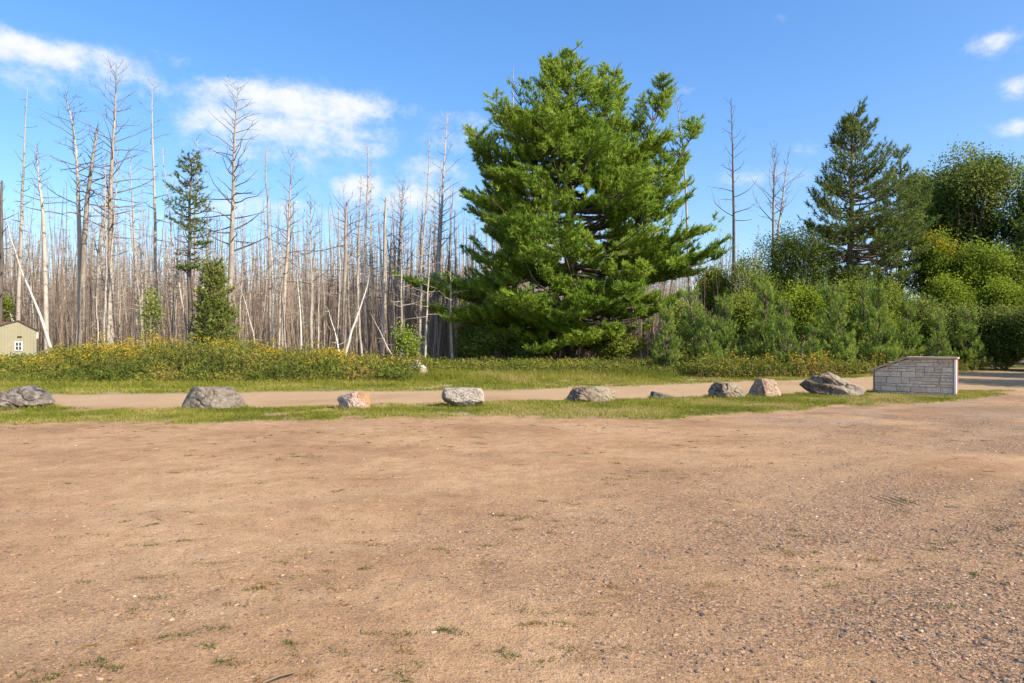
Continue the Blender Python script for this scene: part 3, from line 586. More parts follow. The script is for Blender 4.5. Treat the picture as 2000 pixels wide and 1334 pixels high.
# the wood beyond, too dense to count
g = Geo(); n = 17000
d = 50 + 100 * rg.rand(n) ** .8; px = rg.uniform(-350, 1750, n); x = (px - 1000) / F * d; k = ~((d < 54) & (px > 1300)); d, px, x = d[k], px[k], x[k]; n = len(d)
H = rg.uniform(5.5, 14.0, n) * np.where(px < 1250, 1, .8); r0 = rg.uniform(.025, .075, n); lx = rg.randn(n, 2) * .55; tn = rg.rand(n)
for i in range(n):
    tube(g, [(x[i], d[i], -.1), (x[i] + lx[i, 0] * .35, d[i], H[i] * .45), (x[i] + lx[i, 0], d[i] + lx[i, 1], H[i])], [r0[i], r0[i] * .75, r0[i] * .25], 3, tn[i], cap=False)
def wisps(P, Q, w, tint):
    m = len(P); ax = np.cross(norm(Q - P), norm(rg.randn(m, 3))); ax = norm(ax) * w[:, None]
    g.add(np.stack([P - ax, P + ax, Q], 1).reshape(-1, 3), np.arange(m * 3).reshape(-1, 3), np.repeat(tint, 3))
m = n * 22; j = rg.randint(0, n, m); sv = rg.uniform(.15, .98, m); P = np.stack([x[j] + lx[j, 0] * sv, d[j] + lx[j, 1] * sv, H[j] * sv], 1)
l = rg.uniform(.25, 1.7, m) * (1.25 - sv); ph = rg.rand(m) * 6.28; Q = P + np.stack([np.cos(ph), np.sin(ph), rg.uniform(-.3, .8, m)], 1) * l[:, None]
wisps(P, Q, rg.uniform(.012, .026, m), np.clip(tn[j] * .8, 0, 1))
m = 90000; dd = 41.5 + 70 * rg.rand(m); pp = rg.uniform(-300, 1500, m); k = ~((dd < 47) & (np.abs(pp - 1115) < 120)) & ~((dd < 47) & (pp < 110)); dd, pp = dd[k], pp[k]; m = len(dd)
P = np.stack([(pp - 1000) / F * dd, dd, 0 * dd], 1); Q = P + np.stack([rg.randn(m) * .45, rg.randn(m) * .4, rg.uniform(.3, 1, m) ** 1.6 * 7.5], 1)
wisps(P, Q, rg.uniform(.008, .022, m), rg.rand(m))
tag(link('dead_wood', g.mesh('dead_wood', [foliage_mat('far_dead_wood', [(0, (.17, .115, .08)), (.5, (.29, .22, .165)), (1, (.45, .37, .295))], 0, .9, .1)])), 'far mass of thin grey dead trunks and brush', 'dead wood', kind='stuff')

# ------------------------------------------------------------------ conifers
def pine_geo(rng, table, px0, d, zb, whorl=1.05, per=7, tuft_step=.17, K=9, Ln=.24, W=.04, spread=.55, rise=(.12, .75), leaders=(), trunk_r=.45, lat=.34, tip_up=.5, start=.3, trunk_top=None, lat_len=.30, depth_scale=.9, clump=0.0, curl=.16, extra=()):
    k = d / F; tb = np.array(table, float); zz = CAM_H + (667 - tb[:, 0]) * k; Lr = (px0 - tb[:, 1]) * k; Rr = (tb[:, 2] - px0) * k
    o = np.argsort(zz); zz, Lr, Rr = zz[o], Lr[o], Rr[o]; zt = zz[-1]
    gt, gf = Geo(), Geo()
    tz = np.linspace(-.1, trunk_top or zt - .3, 14); tx = np.cumsum(rng.randn(14) * .04); tx -= tx[0]
    tr = trunk_r * (1 - (tz / (zt + .3)) ** .9) + .03; tr[0] *= 1.45; tr[1] *= 1.08
    tube(gt, np.stack([tx, tx * .5, tz], 1), tr, 10)
    pos, dr, tn = [], [], []
    def branch(p0, ph, reach, el, cv):
        u = np.linspace(0, 1, 9); x = reach * u; zc = np.tan(el) * x - .10 * reach * np.sin(u * np.pi) * (el < .5) + cv * reach * u ** 3
        B = p0 + np.stack([x * math.cos(ph), x * math.sin(ph), zc], 1); B[1:, :2] += np.cumsum(rng.randn(8, 2) * .05 * reach / 5, axis=0)
        tube(gt, B, np.linspace(.035 + .011 * reach, .012, 9), 5, cap=False)
        t_b = rng.rand() * .5 + .33
        s = max(start, .0) + .02
        while s < 1.0:
            c = np.array([np.interp(s, u, B[:, j]) for j in range(3)]); c2 = np.array([np.interp(min(1, s + .05), u, B[:, j]) for j in range(3)]); fw = norm(c2 - c + 1e-6)
            for sd in (-1, 1):
                ll = reach * lat_len * (1.15 - s) * (.6 + .8 * rng.rand()) + .35
                an = sd * (.75 + .4 * rng.rand()); dx = np.array([fw[0] * math.cos(an) - fw[1] * math.sin(an), fw[0] * math.sin(an) + fw[1] * math.cos(an), .12 + .45 * rng.rand() * tip_up])
                dx = norm(dx); m = max(2, int(ll / tuft_step)); v = np.arange(1, m + 1)[:, None] / m
                q = c + dx * ll * v + np.array([0, 0, 1]) * (tip_up * .22 * ll * v ** 2) + rng.randn(m, 3) * .05
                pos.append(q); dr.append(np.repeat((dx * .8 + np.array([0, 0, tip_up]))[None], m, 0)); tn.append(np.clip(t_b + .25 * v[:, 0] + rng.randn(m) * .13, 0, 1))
            s += lat / reach * (.8 + .4 * rng.rand())
        tipd = norm(B[-1] - B[-2]) + np.array([0, 0, tip_up]); pos.append(B[-3:] + rng.randn(3, 3) * .05); dr.append(np.repeat(tipd[None], 3, 0)); tn.append(np.full(3, .7))
    z = zb; w_ = 0
    while z < zt - .25:
        f = (z - zb) / (zt - zb); n_ = max(4, int(per * (1.1 - .45 * f)))
        for i in range(n_):
            ph = (i + rng.rand() * .7) / n_ * 2 * np.pi + w_ * 1.3; el = rise[0] + (rise[1] - rise[0]) * f ** 1.3 + rng.randn() * .08
            zq = z
            for it in range(2):
                l, r = np.interp(zq, zz, Lr), np.interp(zq, zz, Rr); c = math.cos(ph); av = (l + r) / 2 * depth_scale
                rr = (r if c > 0 else l) * c * c + av * (1 - c * c); zq = min(z + rr * math.tan(el) * .8, zt)
            rr = max(.45, rr * rng.uniform(.74, 1.02))
            branch(np.array([np.interp(z, tz, tx), np.interp(z, tz, tx) * .5, z + rng.randn() * .22]), ph, rr, el, curl + .08 * rng.randn())
        z += whorl * (.8 + .4 * rng.rand()) * (1 - .35 * f) * (.78 if f < .3 else 1); w_ += 1
    for (zx, ph, rc, el_) in extra: branch(np.array([0, 0, zx]), ph, rc, el_, .02)
    for (lp, ly, dy, zs, rch) in leaders:                # extra leaders that make the shoulders of the crown
        tip = np.array([(lp - px0) * k, dy, CAM_H + (667 - ly) * k]); b0 = np.array([0, 0, zs]); u = np.linspace(0, 1, 9)[:, None]
        Lp = b0 + (tip - b0) * np.hstack([u ** .7, u ** .7, u ** 1.15]); tube(gt, Lp, np.linspace(.16, .02, 9), 6)
        for s in np.arange(.30, 1.0, .05):
            c = np.array([np.interp(s, u[:, 0], Lp[:, j]) for j in range(3)])
            for i in range(4): branch(c, rng.rand() * 6.28, max(.5, rch * (1.15 - s) * 1.6 * rng.uniform(.6, 1.1)), .5 + .4 * s, .2)
    pos, dr, tn = np.concatenate(pos), np.concatenate(dr), np.concatenate(tn)
    if clump:
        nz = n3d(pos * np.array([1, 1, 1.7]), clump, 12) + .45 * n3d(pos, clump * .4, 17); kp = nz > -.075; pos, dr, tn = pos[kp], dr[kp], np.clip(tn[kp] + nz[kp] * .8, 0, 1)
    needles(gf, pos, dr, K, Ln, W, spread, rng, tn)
    return gt, gf
def put_pine(name, label, geo, px0, d, mats, group=None, cat='pine tree'):
    root = thing(name, label, cat, ((px0 - 1000) / F * d, d, 0), group=group)
    link('trunk', geo[0].mesh('trunk', mats[0], True), root); link('crown', geo[1].mesh('crown', mats[1]), root); return root
BIG = [(104, 1108, 1132), (130, 1082, 1150), (165, 1040, 1195), (200, 1005, 1225), (235, 955, 1262), (265, 925, 1300), (310, 893, 1345), (350, 895, 1362), (400, 897, 1376),
       (440, 890, 1402), (490, 893, 1412), (520, 890, 1396), (545, 806, 1350), (562, 830, 1315), (585, 880, 1318), (608, 842, 1308), (640, 885, 1285), (690, 930, 1240)]
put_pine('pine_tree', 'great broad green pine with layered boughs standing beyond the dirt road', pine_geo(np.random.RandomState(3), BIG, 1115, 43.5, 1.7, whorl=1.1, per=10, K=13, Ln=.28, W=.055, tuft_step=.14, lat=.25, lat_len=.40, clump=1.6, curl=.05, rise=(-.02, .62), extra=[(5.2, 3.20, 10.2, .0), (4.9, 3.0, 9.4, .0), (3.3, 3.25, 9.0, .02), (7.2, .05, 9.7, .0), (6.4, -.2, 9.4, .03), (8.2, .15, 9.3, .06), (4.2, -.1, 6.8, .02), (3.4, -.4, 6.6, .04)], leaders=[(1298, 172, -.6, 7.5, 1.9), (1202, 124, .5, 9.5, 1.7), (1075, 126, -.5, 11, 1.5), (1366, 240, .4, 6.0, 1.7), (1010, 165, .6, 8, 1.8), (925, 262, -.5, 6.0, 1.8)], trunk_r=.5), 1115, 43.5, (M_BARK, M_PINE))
RED = [(221, 1662, 1684), (245, 1640, 1702), (266, 1634, 1717), (309, 1606, 1735), (348, 1595, 1770), (385, 1580, 1796), (431, 1570, 1812), (480, 1600, 1815), (530, 1640, 1812), (570, 1640, 1795), (590, 1650, 1700)]
put_pine('pine_tree', 'dark blue-green conical pine with a visible bare lower trunk, right of the birch scrub', pine_geo(np.random.RandomState(8), RED, 1660, 42, 5.0, whorl=.7, per=11, tuft_step=.2, K=15, Ln=.24, W=.045, spread=.8, rise=(.0, .85), trunk_r=.27, lat=.34, tip_up=.8, start=.35, lat_len=.26, clump=1.0), 1660, 42, (M_BARK, M_REDPINE))
RED2 = [(303, 1755, 1768), (330, 1735, 1785), (380, 1715, 1805), (440, 1700, 1822), (500, 1700, 1822), (560, 1720, 1800)]
put_pine('pine_tree', 'smaller dark pine close behind the conical pine, shorter by a quarter', pine_geo(np.random.RandomState(9), RED2, 1761, 45, 5.0, whorl=.7, per=7, tuft_step=.2, K=14, Ln=.24, W=.045, spread=.8, rise=(.0, .85), trunk_r=.2, lat=.34, tip_up=.8, start=.3, lat_len=.28, clump=1.0), 1761, 45, (M_BARK, M_REDPINE))
SPR = [(300, 352, 362), (330, 342, 375), (360, 330, 392), (385, 326, 412), (410, 312, 418), (440, 330, 412), (470, 340, 408), (500, 352, 405), (525, 365, 405)]
put_pine('spruce_tree', 'sparse half-dead spruce with green tufts high on a bare trunk', pine_geo(np.random.RandomState(21), SPR, 372, 42, 5.9, whorl=.6, per=6, tuft_step=.15, K=12, Ln=.2, W=.04, spread=.8, rise=(.05, .6), trunk_r=.17, lat=.34, tip_up=.25, start=.25, lat_len=.22, clump=1.1), 372, 42, (M_DEAD_DARK, M_REDPINE), cat='spruce')
CED = [(515, 416, 426), (540, 405, 440), (570, 396, 452), (600, 388, 460), (640, 380, 466), (680, 384, 466), (705, 395, 455)]
put_pine('cedar_tree', 'dense dark green bushy cedar rising from the goldenrod', pine_geo(np.random.RandomState(22), CED, 421, 38.5, .3, whorl=.28, per=8, tuft_step=.13, K=8, Ln=.13, W=.05, spread=.9, rise=(.2, .9), trunk_r=.09, lat=.2, tip_up=.4, start=.15), 421, 38.5, (M_BARK, M_DARKLEAF), cat='cedar')
# young pines in the row beyond the road: three builds, copied
YP = []
for i in range(3):
    H = 4.2; tbl = [(667 - (z - CAM_H) * F / 40, 1000 - r * F / 40, 1000 + r * F / 40) for z, r in ((H, .08), (H * .86, .42), (H * .62, .95), (H * .35, 1.3), (.3, 1.35))]
    ge = pine_geo(np.random.RandomState(30 + i), tbl, 1000, 40, .25, whorl=.42, per=7, tuft_step=.13, K=10, Ln=.21, W=.036, spread=.55, rise=(.25, 1.0), trunk_r=.06, lat=.24, tip_up=.9, start=.2, lat_len=.28, clump=.55)
    YP.append((ge[0].mesh('trunk', M_BARK, True), ge[1].mesh('crown', M_YOUNG)))
YROW = [(1302, 606, 33.5, 'young blue-green pine closest to the great pine, at the end of the row'), (1352, 578, 36, 'young blue-green pine second in the row from the great pine'),
        (1412, 596, 34.5, 'young blue-green pine beside the whitish half-hidden rock'), (1492, 566, 35, 'tall young pine rising behind the tan pink upright boulder'),
        (1530, 600, 33, 'young pine between the tan pink boulder and the largest boulder'), (1612, 575, 36, 'young pine behind the largest boulder, before the feathery birch'),
        (1640, 597, 33.5, 'young pine before the bare lower trunk of the conical pine'), (1690, 568, 37, 'tall young pine between the largest boulder and the stone sign'),
        (1722, 577, 34.5, 'young pine rising behind the sloping shoulder of the stone sign'), (1832, 622, 34.5, 'small young pine behind the flat capped end of the stone sign'),
        (1885, 612, 38, 'young pine past the stone sign, in front of the bright yellow-green tree'), (1965, 622, 39, 'young pine at the edge of the shaded road'),
        (1385, 625, 33, 'low young pine behind the weeds by the squat brown boulder'), (1588, 645, 32, 'lowest young pine, in front of its neighbours behind the goldenrod patch'),
        (1770, 600, 36.5, 'young pine behind the middle of the stone sign cap')]
for i, (px, yt, d, lab) in enumerate(YROW):
    H = CAM_H + (667 - yt) / F * d; w_ = rg.uniform(.68, 1.0)
    r_ = thing('young_pine', lab, 'pine sapling', ((px - 1000) / F * d, d, 0), rg.rand() * 6.28, 'young pines in the row'); r_.scale = (H / 4.2 * w_, H / 4.2 * w_, H / 4.2)
    link('trunk', YP[i % 3][0], r_); link('crown', YP[i % 3][1], r_)

# ------------------------------------------------------------------ broadleaf trees and scrub
def leafy_geo(rng, lobes, base, trunk_r, ncl, leaf=.11, per=10, clump=.18, gap=.42, dens_pow=.36):
    gt, gf = Geo(), Geo(); base = np.array(base, float); cen = np.mean([l[0] for l in lobes], axis=0)
    vol = np.array([np.prod(l[1]) ** .8 for l in lobes]); pr = vol / vol.sum()
    fork = base + (cen - base) * np.array([.5, .5, .35]); tube(gt, [base - (0, 0, .1), (base + fork) / 2 + rng.randn(3) * .08, fork], [trunk_r * 1.2, trunk_r, trunk_r * .8], 8, cap=False)
    allp = []; alln = []
    for li, (c, r) in enumerate(lobes):
        c = np.array(c, float); r = np.array(r, float)
        tube(gt, [fork, (fork + c) / 2 + rng.randn(3) * .15, c, c + rng.randn(3) * r * .3 + (0, 0, r[2] * .4)], [trunk_r * .6, trunk_r * .4, trunk_r * .22, .015], 6, cap=False)
        for q in range(7):
            e = c + norm(rng.randn(3)) * r * .85; s0 = fork + (c - fork) * rng.uniform(.5, 1.0); tube(gt, [s0, (s0 + e) / 2 + rng.randn(3) * .1, e], [trunk_r * .2, trunk_r * .12, .01], 4, cap=False)
        n = int(ncl * 1.35 * pr[li]); u = norm(rng.randn(n, 3)) * (rng.rand(n, 1) ** dens_pow)
        u *= 1 + .9 * n3d(u * 2.2, .6, li + 5)[:, None]
        P = c + u * r; keep = n3d(P, .75, li + 31) + .5 > gap; allp.append(P[keep])
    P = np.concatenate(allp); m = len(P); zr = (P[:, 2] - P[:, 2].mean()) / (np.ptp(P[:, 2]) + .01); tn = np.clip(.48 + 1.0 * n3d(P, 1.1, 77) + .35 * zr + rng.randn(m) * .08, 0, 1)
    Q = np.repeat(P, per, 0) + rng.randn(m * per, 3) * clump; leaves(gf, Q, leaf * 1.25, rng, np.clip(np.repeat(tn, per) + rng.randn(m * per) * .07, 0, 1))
    return gt, gf
def put_leafy(name, label, cat, px, py, hw, hh, d, mat, seed, ncl, trunk_r=.12, leaf=.11, nl=6, bark=None, group=None, sub=.62, gap=.42, clump=.22, low=True):
    k = d / F; rng = np.random.RandomState(seed); nl += 4 if low else 1; sub *= .85; zc = CAM_H + (667 - py) * k; rx, rz_ = hw * k, hh * k
    lobes = [((0, 0, zc), (rx * .8, rx * .75, rz_ * .8))]
    for i in range(nl):
        a = i / nl * 6.28 + rng.rand(); v = rng.uniform(-.55, .6)
        lobes.append(((math.cos(a) * rx * .5, math.sin(a) * rx * .5, zc + v * rz_ * .8), (rx * sub * rng.uniform(.7, 1), rx * sub * rng.uniform(.7, 1), rz_ * sub * rng.uniform(.6, .9))))
    lobes.append(((rng.randn() * .15 * rx, 0, zc + rz_ * .5), (rx * .5, rx * .5, rz_ * .5)))
    if low: lobes.append(((0, 0, zc - rz_ * 1.05), (rx * .8, rx * .75, rz_ * .65)))
    ge = leafy_geo(rng, lobes, (0, 0, 0), trunk_r, ncl, leaf, gap=gap, clump=clump)
    root = thing(name, label, cat, ((px - 1000) * k, d, 0), group=group)
    link('trunk', ge[0].mesh('trunk', bark or M_BARK, True), root); link('crown', ge[1].mesh('crown', mat), root); return root
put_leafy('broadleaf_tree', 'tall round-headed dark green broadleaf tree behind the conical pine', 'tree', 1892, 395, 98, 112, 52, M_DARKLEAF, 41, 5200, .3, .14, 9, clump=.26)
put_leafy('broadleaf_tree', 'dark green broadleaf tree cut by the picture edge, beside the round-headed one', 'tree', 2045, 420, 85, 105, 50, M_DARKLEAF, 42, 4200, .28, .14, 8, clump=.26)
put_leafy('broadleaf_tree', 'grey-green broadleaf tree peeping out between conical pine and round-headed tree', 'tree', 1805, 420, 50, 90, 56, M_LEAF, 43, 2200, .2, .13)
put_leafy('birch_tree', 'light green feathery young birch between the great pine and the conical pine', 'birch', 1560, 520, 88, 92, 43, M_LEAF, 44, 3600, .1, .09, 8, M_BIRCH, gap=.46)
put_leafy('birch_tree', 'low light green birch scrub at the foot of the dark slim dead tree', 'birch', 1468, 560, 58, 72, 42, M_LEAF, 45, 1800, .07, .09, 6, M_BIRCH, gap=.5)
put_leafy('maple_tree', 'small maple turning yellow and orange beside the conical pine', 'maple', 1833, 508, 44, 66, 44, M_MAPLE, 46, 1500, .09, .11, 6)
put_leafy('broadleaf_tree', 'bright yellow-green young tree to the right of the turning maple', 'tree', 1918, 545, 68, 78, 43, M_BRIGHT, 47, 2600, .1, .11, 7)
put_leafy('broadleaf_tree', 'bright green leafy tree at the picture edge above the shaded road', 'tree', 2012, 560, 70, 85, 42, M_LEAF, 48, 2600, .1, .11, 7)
SHR = [(1640, 600, 70, 62, 40.5, M_LEAF, 'mid green shrub filling in under the conical pine'), (1735, 610, 60, 60, 40, M_LEAF, 'leafy shrub between conical pine trunk and turning maple'), (1800, 640, 55, 60, 39.5, M_DARKLEAF, 'dark leafy shrub behind the stone sign'),
       (1875, 650, 60, 62, 40, M_DARKLEAF, 'dark leafy shrub right of the stone sign cap'), (1950, 655, 65, 62, 39, M_DARKLEAF, 'dark shrub overhanging the shaded road'), (2040, 650, 70, 70, 37, M_DARKLEAF, 'dark shrub at the bend of the shaded road'),
       (1560, 612, 62, 58, 39, M_BRIGHT, 'bright green shrub in front of the feathery birch'), (1452, 622, 46, 54, 39.5, M_LEAF, 'green shrub before the low birch scrub'), (1690, 640, 58, 52, 38.5, M_BRIGHT, 'bright green shrub low in front of the conical pine'),
       (1850, 600, 52, 60, 41, M_BRIGHT, 'yellow-green shrub below the turning maple'), (1960, 600, 60, 56, 40.5, M_BRIGHT, 'yellow-green shrub below the bright tree at the road bend'),
       (1345, 640, 45, 50, 41, M_LEAF, 'green shrub tucked beside the right boughs of the great pine'), (1395, 570, 32, 48, 44, M_LEAF, 'slender leafy shrub standing before grey trunks right of the great pine')]
for i, (px, py, hw, hh, d, m, lab) in enumerate(SHR): put_leafy('shrub', lab, 'shrub', px, py, hw, hh, d, m, 60 + i, 1700, .05, .10, 6, low=False)
put_leafy('shrub', 'dark shaded shrub under the left boughs of the great pine', 'shrub', 935, 672, 60, 44, 42, M_DARKLEAF, 80, 1200, .05, .10, 6, low=False)
put_leafy('shrub', 'low shaded shrub against the trunk of the great pine', 'shrub', 1030, 686, 50, 30, 42.5, M_DARKLEAF, 81, 800, .05, .10, 6, low=False)
put_leafy('shrub', 'sunlit shrub under the right boughs of the great pine', 'shrub', 1205, 680, 58, 34, 42.5, M_LEAF, 82, 900, .05, .10, 6, low=False)
put_leafy('sapling', 'thin leafy sapling standing before the dead trunks left of the cedar', 'sapling', 298, 625, 22, 60, 38.5, M_LEAF, 83, 110, .03, .11, 5, gap=.5, sub=.45, low=False)
put_leafy('sapling', 'bright green sapling with white stems beside the pointed rock', 'sapling', 795, 668, 24, 36, 36, M_BRIGHT, 84, 130, .03, .10, 5, M_BIRCH, low=False)
put_leafy('sapling', 'green sapling half hidden by the shed roof', 'sapling', 8, 600, 16, 30, 45, M_LEAF, 85, 200, .03, .10, 4, low=False)
# trees further along the right side, whose shadows fall across the far road
for i, (x, y, h, lab) in enumerate([(28.5, 20.7, 9.5, 'broad dark tree by the road bend casting shade across the gravel'), (32.5, 27.0, 10.0, 'tall dark tree behind the road bend casting shade'), (38, 31, 9.5, 'dark roadside tree set back from the bend')]):
    ge = leafy_geo(np.random.RandomState(90 + i), [((0, 0, h * .62), (3.2, 3.2, h * .36)), ((1.2, .5, h * .5), (2.5, 2.5, 2.4)), ((-1.3, -.4, h * .5), (2.4, 2.4, 2.3))], (0, 0, 0), .2, 2600, .15, gap=.38)
    r_ = thing('broadleaf_tree', lab, 'tree', (x, y, 0)); link('trunk', ge[0].mesh('trunk', M_BARK, True), r_); link('crown', ge[1].mesh('crown', M_DARKLEAF), r_)

for i, (x, y, sc_) in enumerate([(37, 45, 1.25), (44, 47, 1.35), (46, 38, 1.1), (53, 44, 1.3), (61, 46, 1.2), (60, 37, 1.1), (70, 42, 1.3), (-46, 50, 1.1)]):
    c = copy_tree(r_, (x, y, 0), i * 1.7, sc_); c['label'] = 'dark green broadleaf tree of the wood beyond the road bend' if x > 0 else 'lone dark broadleaf tree beyond the shed'; c['group'] = 'broadleaf wood beyond the bend'
# ------------------------------------------------------------------ ground cover
rs = np.random.RandomState(77)
def blades(X, Y, h, w, rng, tint, g, lean=.45):
    n = len(X); z = ground_z(X, Y); ph = rng.rand(n) * 6.28; ax = np.stack([np.cos(ph), np.sin(ph), 0 * ph], 1)
    p = np.stack([X, Y, z - .005], 1); ln = rng.randn(n, 2) * lean; tip = p + np.stack([ln[:, 0] * h, ln[:, 1] * h, h], 1)
    V = np.stack([p - ax * w[:, None], p + ax * w[:, None], tip], 1).reshape(-1, 3)
    g.add(V, np.arange(n * 3).reshape(-1, 3), np.repeat(tint, 3))
def scatter(n, x0, x1, y0, y1): return rs.uniform(x0, x1, n), rs.uniform(y0, y1, n)
g = Geo()
X, Y = scatter(900000, -24, 21, 12.3, 21.8); k = rs.rand(len(X)) < np.clip(turf(X, Y) * 1.05 - .12, 0, 1) * np.where(Y < back1(X) + .6, 1, 0) * .72; X, Y = X[k], Y[k]
tn = np.clip(.42 + 1.5 * (fbm(X, Y, 1.3, 80) - .5) + rs.randn(len(X)) * .16, 0, 1); blades(X, Y, rs.uniform(.025, .075, len(X)) * (.6 + .9 * fbm(X, Y, .8, 82)), rs.uniform(.004, .009, len(X)), rs, tn, g, .7)
for cx, cy, a_, b_, rz in ROCKS[:9] + [(11.9, 20.25, 1.06, .26, -R(37))]:
    m_ = int(500 * a_ + 200); th = rs.rand(m_) * 6.28; q = 1 + np.abs(rs.randn(m_)) * .10; u, v = a_ * q * np.cos(th), b_ * q * np.sin(th)
    blades(cx + u * math.cos(rz) - v * math.sin(rz), cy + u * math.sin(rz) + v * math.cos(rz), rs.uniform(.04, .15, m_), rs.uniform(.004, .009, m_), rs, np.clip(.35 + rs.randn(m_) * .25, 0, 1), g, .4)
tag(link('grass', g.mesh('grass', M_GRASS)), 'short dry green grass of the strip the boulders stand on', 'grass', kind='stuff')
g = Geo()
X, Y = scatter(520000, -27, 30, 19.5, 34); k = (rs.rand(len(X)) < np.clip(turf(X, Y) - .1, 0, 1) * .8) & (Y > front2(X) - .8); X, Y = X[k], Y[k]
dd = np.clip((Y - front2(X)) / 6, 0, 1); tn = np.clip(.40 + 1.4 * (fbm(X, Y, 1.6, 84) - .5) + rs.randn(len(X)) * .16, 0, 1)
blades(X, Y, (.03 + .06 * rs.rand(len(X))) * (1 + 3.5 * dd ** 3), rs.uniform(.007, .014, len(X)), rs, tn, g, .5)
tag(link('grass', g.mesh('grass', M_GRASS)), 'longer meadow grass on the far side of the dirt road', 'grass', kind='stuff')

def weeds(name, label, n, x0, x1, y0, y1, hfun, bloom, keep, tall_grass=0.0):
    g = Geo(); X, Y = scatter(n, x0, x1, y0, y1); k = keep(X, Y); X, Y = X[k], Y[k]; n = len(X); H = hfun(X, Y) * rs.uniform(.6, 1.12, n) * np.where(rs.rand(n) < .06, 1.25, 1)
    lx = rs.randn(n, 2) * .12; p = np.stack([X, Y, 0 * X], 1); tip = p + np.stack([lx[:, 0] * H, lx[:, 1] * H, H], 1)
    ax = norm(np.stack([rs.randn(n), rs.randn(n) * .3, 0 * X], 1)); wv = ax * .007
    g.add(np.stack([p - wv, p + wv, tip], 1).reshape(-1, 3), np.arange(n * 3).reshape(-1, 3), np.repeat(rs.rand(n), 3), 2)
    pt = np.clip(.45 + 1.2 * (fbm(X, Y, 1.5, 90) - .5), 0, 1)
    m = 15; s = rs.uniform(.12, .95, (n, m, 1)); Q = (p[:, None] + (tip - p)[:, None] * s + rs.randn(n, m, 3) * np.array([.10, .10, .03])).reshape(-1, 3)
    lowbrown = np.where(s[..., 0].ravel() < .28, rs.rand(n * m) * .5, 0)
    leaves(g, Q, .15, rs, np.clip(np.repeat(pt, m) + rs.randn(n * m) * .15 + lowbrown, 0, 1), 0, .3, .34)
    b = rs.rand(n) < bloom(X, Y); T = tip[b]; m = 16
    Q = (T[:, None] + rs.randn(len(T), m, 3) * np.array([.085, .085, .06])).reshape(-1, 3); leaves(g, Q, .07, rs, rs.rand(len(Q)), 1, .8, .8)
    o = link(name, g.mesh(name, [M_WEED, M_GOLD, M_DRY])); return tag(o, label, 'wildflowers', kind='stuff')
wl = lambda X, Y: 1000 + F * X / Y
weeds('goldenrod', 'deep bank of yellow goldenrod and weeds along the dead wood', 15500, -36, -4.0, 25.4, 37.5,
      lambda X, Y: np.interp(wl(X, Y), [-100, 0, 65, 110, 200, 420, 520, 620, 790], [.75, .75, .8, 1.2, 1.3, 1.45, 1.3, 1.05, .75]) * np.clip(.3 + (Y - 25.8) / 2.8, .3, 1) * (.40 + 1.15 * fbm(X, Y, .8, 93, 3)),
      lambda X, Y: np.clip((fbm(X, Y, 1.0, 95) - .56) * 4, .01, .45) * np.clip((Y - 27.2) / 2, 0, 1), lambda X, Y: (Y > front2(X) + 4.6 + 2.2 * (fbm(X, Y, 2.2, 94) - .5)) & (wl(X, Y) < 840))
weeds('goldenrod', 'yellow goldenrod patch at the foot of the young pines', 4200, 8, 25, 29.0, 35.5, lambda X, Y: .25 + 1.05 * fbm(X, Y, .9, 96),
      lambda X, Y: np.clip((fbm(X, Y, 1.1, 97) - .56) * 2.6, .01, .35), lambda X, Y: (Y > front2(X) + 1.5) & (wl(X, Y) > 1260))
weeds('weeds', 'tall rank weeds in the shade around the great pine trunk', 4200, -6, 12, 31, 42, lambda X, Y: .35 + .5 * fbm(X, Y, 1.5, 98),
      lambda X, Y: 0 * X, lambda X, Y: (wl(X, Y) > 820) & (wl(X, Y) < 1320))
weeds('weeds', 'rank weeds along the edge of the shaded road', 2200, 18, 34, 33, 38, lambda X, Y: .4 + .4 * fbm(X, Y, 1.5, 100), lambda X, Y: 0 * X, lambda X, Y: Y > front2(X) + .8)

# pebbles on the lot
g = Geo(); oc_v = np.array([(1, 0, 0), (0, 1, 0), (-1, 0, 0), (0, -1, 0), (0, 0, 1), (0, 0, -1)], float); oc_f = np.array([(0, 1, 4), (1, 2, 4), (2, 3, 4), (3, 0, 4), (1, 0, 5), (2, 1, 5), (3, 2, 5), (0, 3, 5)])
PB_V, PB_F = ico(1)
def pebbles(n, y0, y1, smin, smax, basep, V0, F0):
    d = rs.uniform(y0, y1, n); X = rs.uniform(-1.05, 1.05, n) * (d * .95 + .4); k = rs.rand(n) < basep + (1 - basep) * gravel(X, d) ** 1.3; X, d = X[k], d[k]; m = len(X); q = len(V0)
    s = smin + (smax - smin) * rs.rand(m) ** 3.6; V = V0[None] * (1 + .22 * rs.randn(m, q, 1).clip(-1.5, 1.5)) * s[:, None, None] * np.array([1, .75, .42]); a = rs.rand(m) * 6.28; ca, sa = np.cos(a)[:, None], np.sin(a)[:, None]
    V = np.stack([V[..., 0] * ca - V[..., 1] * sa, V[..., 0] * sa + V[..., 1] * ca, V[..., 2]], -1) + np.stack([X, d, ground_z(X, d) + s * .05], 1)[:, None]
    f = F0[None] + np.arange(m)[:, None, None] * q; g.add(V.reshape(-1, 3), f.reshape(-1, 3), np.repeat(rs.rand(m), q)); return m
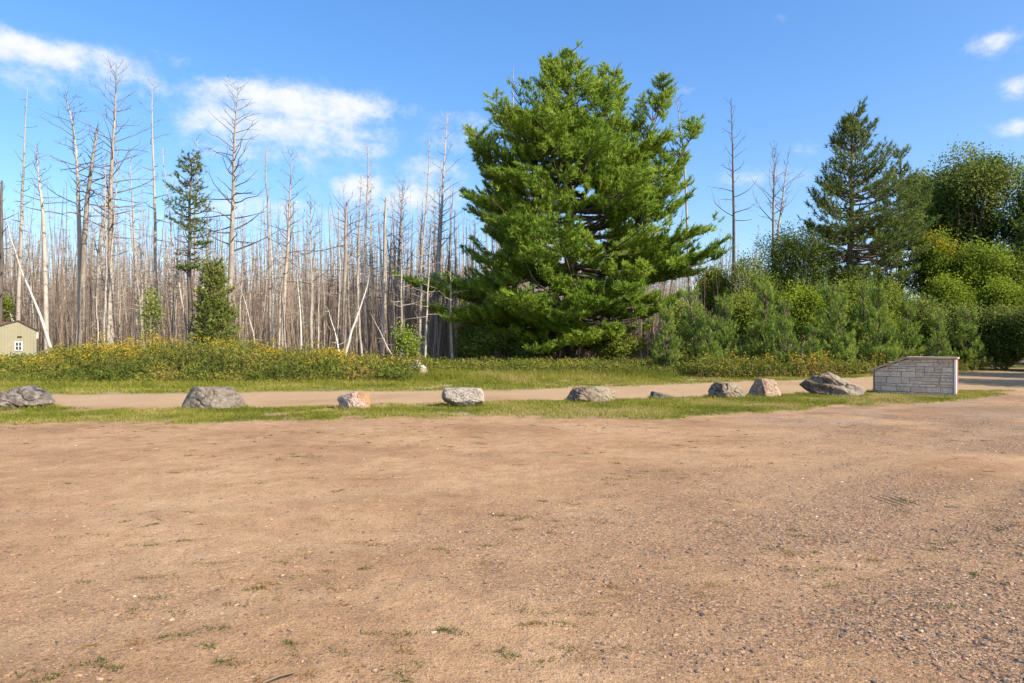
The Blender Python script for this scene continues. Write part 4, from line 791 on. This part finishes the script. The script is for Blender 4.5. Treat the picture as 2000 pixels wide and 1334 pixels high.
(pebbles(34000, 2.0, 6.0, .005, .021, .10, PB_V, PB_F), pebbles(170000, 2.0, 6.5, .0025, .009, .16, oc_v, oc_f), pebbles(80000, 6.0, 14.5, .005, .023, .10, oc_v, oc_f))
m, nt, b, N, L = newmat('pebble'); a = N('ShaderNodeAttribute'); a.attribute_name = 'tint'
r = ramp(N, [(0, (.06, .052, .047)), (.2, (.135, .11, .092)), (.36, (.20, .12, .072)), (.6, (.35, .21, .12)), (.85, (.28, .15, .095)), (.985, (.38, .27, .18)), (1, (.56, .48, .4))]); L(a.outputs['Fac'], r.inputs[0]); L(r.outputs[0], b.inputs['Base Color']); b.inputs['Roughness'].default_value = .85
tag(link('gravel', g.mesh('gravel', m)), 'loose small stones strewn over the sandy lot', 'gravel', kind='stuff')

# little tufts of weed growing in the sand
g = Geo(); n = 2300; Y = rs.uniform(2.6, 14.5, n); X = rs.uniform(-1, 1, n) * (Y * .95)
k = rs.rand(n) < np.clip((fbm(X, Y, 1.6, 110) - .45) * 4, .04, .8) * np.clip(1.1 - (X + 1) * .12, .3, 1); X, Y = X[k], Y[k]
for x, y in zip(X, Y):
    m_ = rs.randint(26, 90); sp = rs.uniform(.015, .05); an = rs.randn() * .5; u = rs.randn(m_) * sp * 1.5; v = rs.randn(m_) * sp * .6
    blades(x + u * math.cos(an) - v * math.sin(an), y + u * math.sin(an) + v * math.cos(an), rs.uniform(.006, .024, m_), rs.uniform(.002, .0045, m_), rs, np.clip(rs.choice([.0, .12, .95]) + rs.randn(m_) * .12, 0, 1), g, 1.2)
tag(link('weed_tufts', g.mesh('weed_tufts', M_WEED)), 'tiny tufts of weed creeping over the bare sand', 'weeds', kind='stuff')
# a dry stick near the front
g = Geo(); p = ground_pt(545, 1328); tube(g, [(p[0] - .06, p[1] - .05, .012), (p[0], p[1], .02), (p[0] + .07, p[1] + .05, .016)], [.006, .007, .004], 6)
tag(link('stick', g.mesh('stick', M_DRY, True)), 'short dry stick lying on the sand', 'stick')
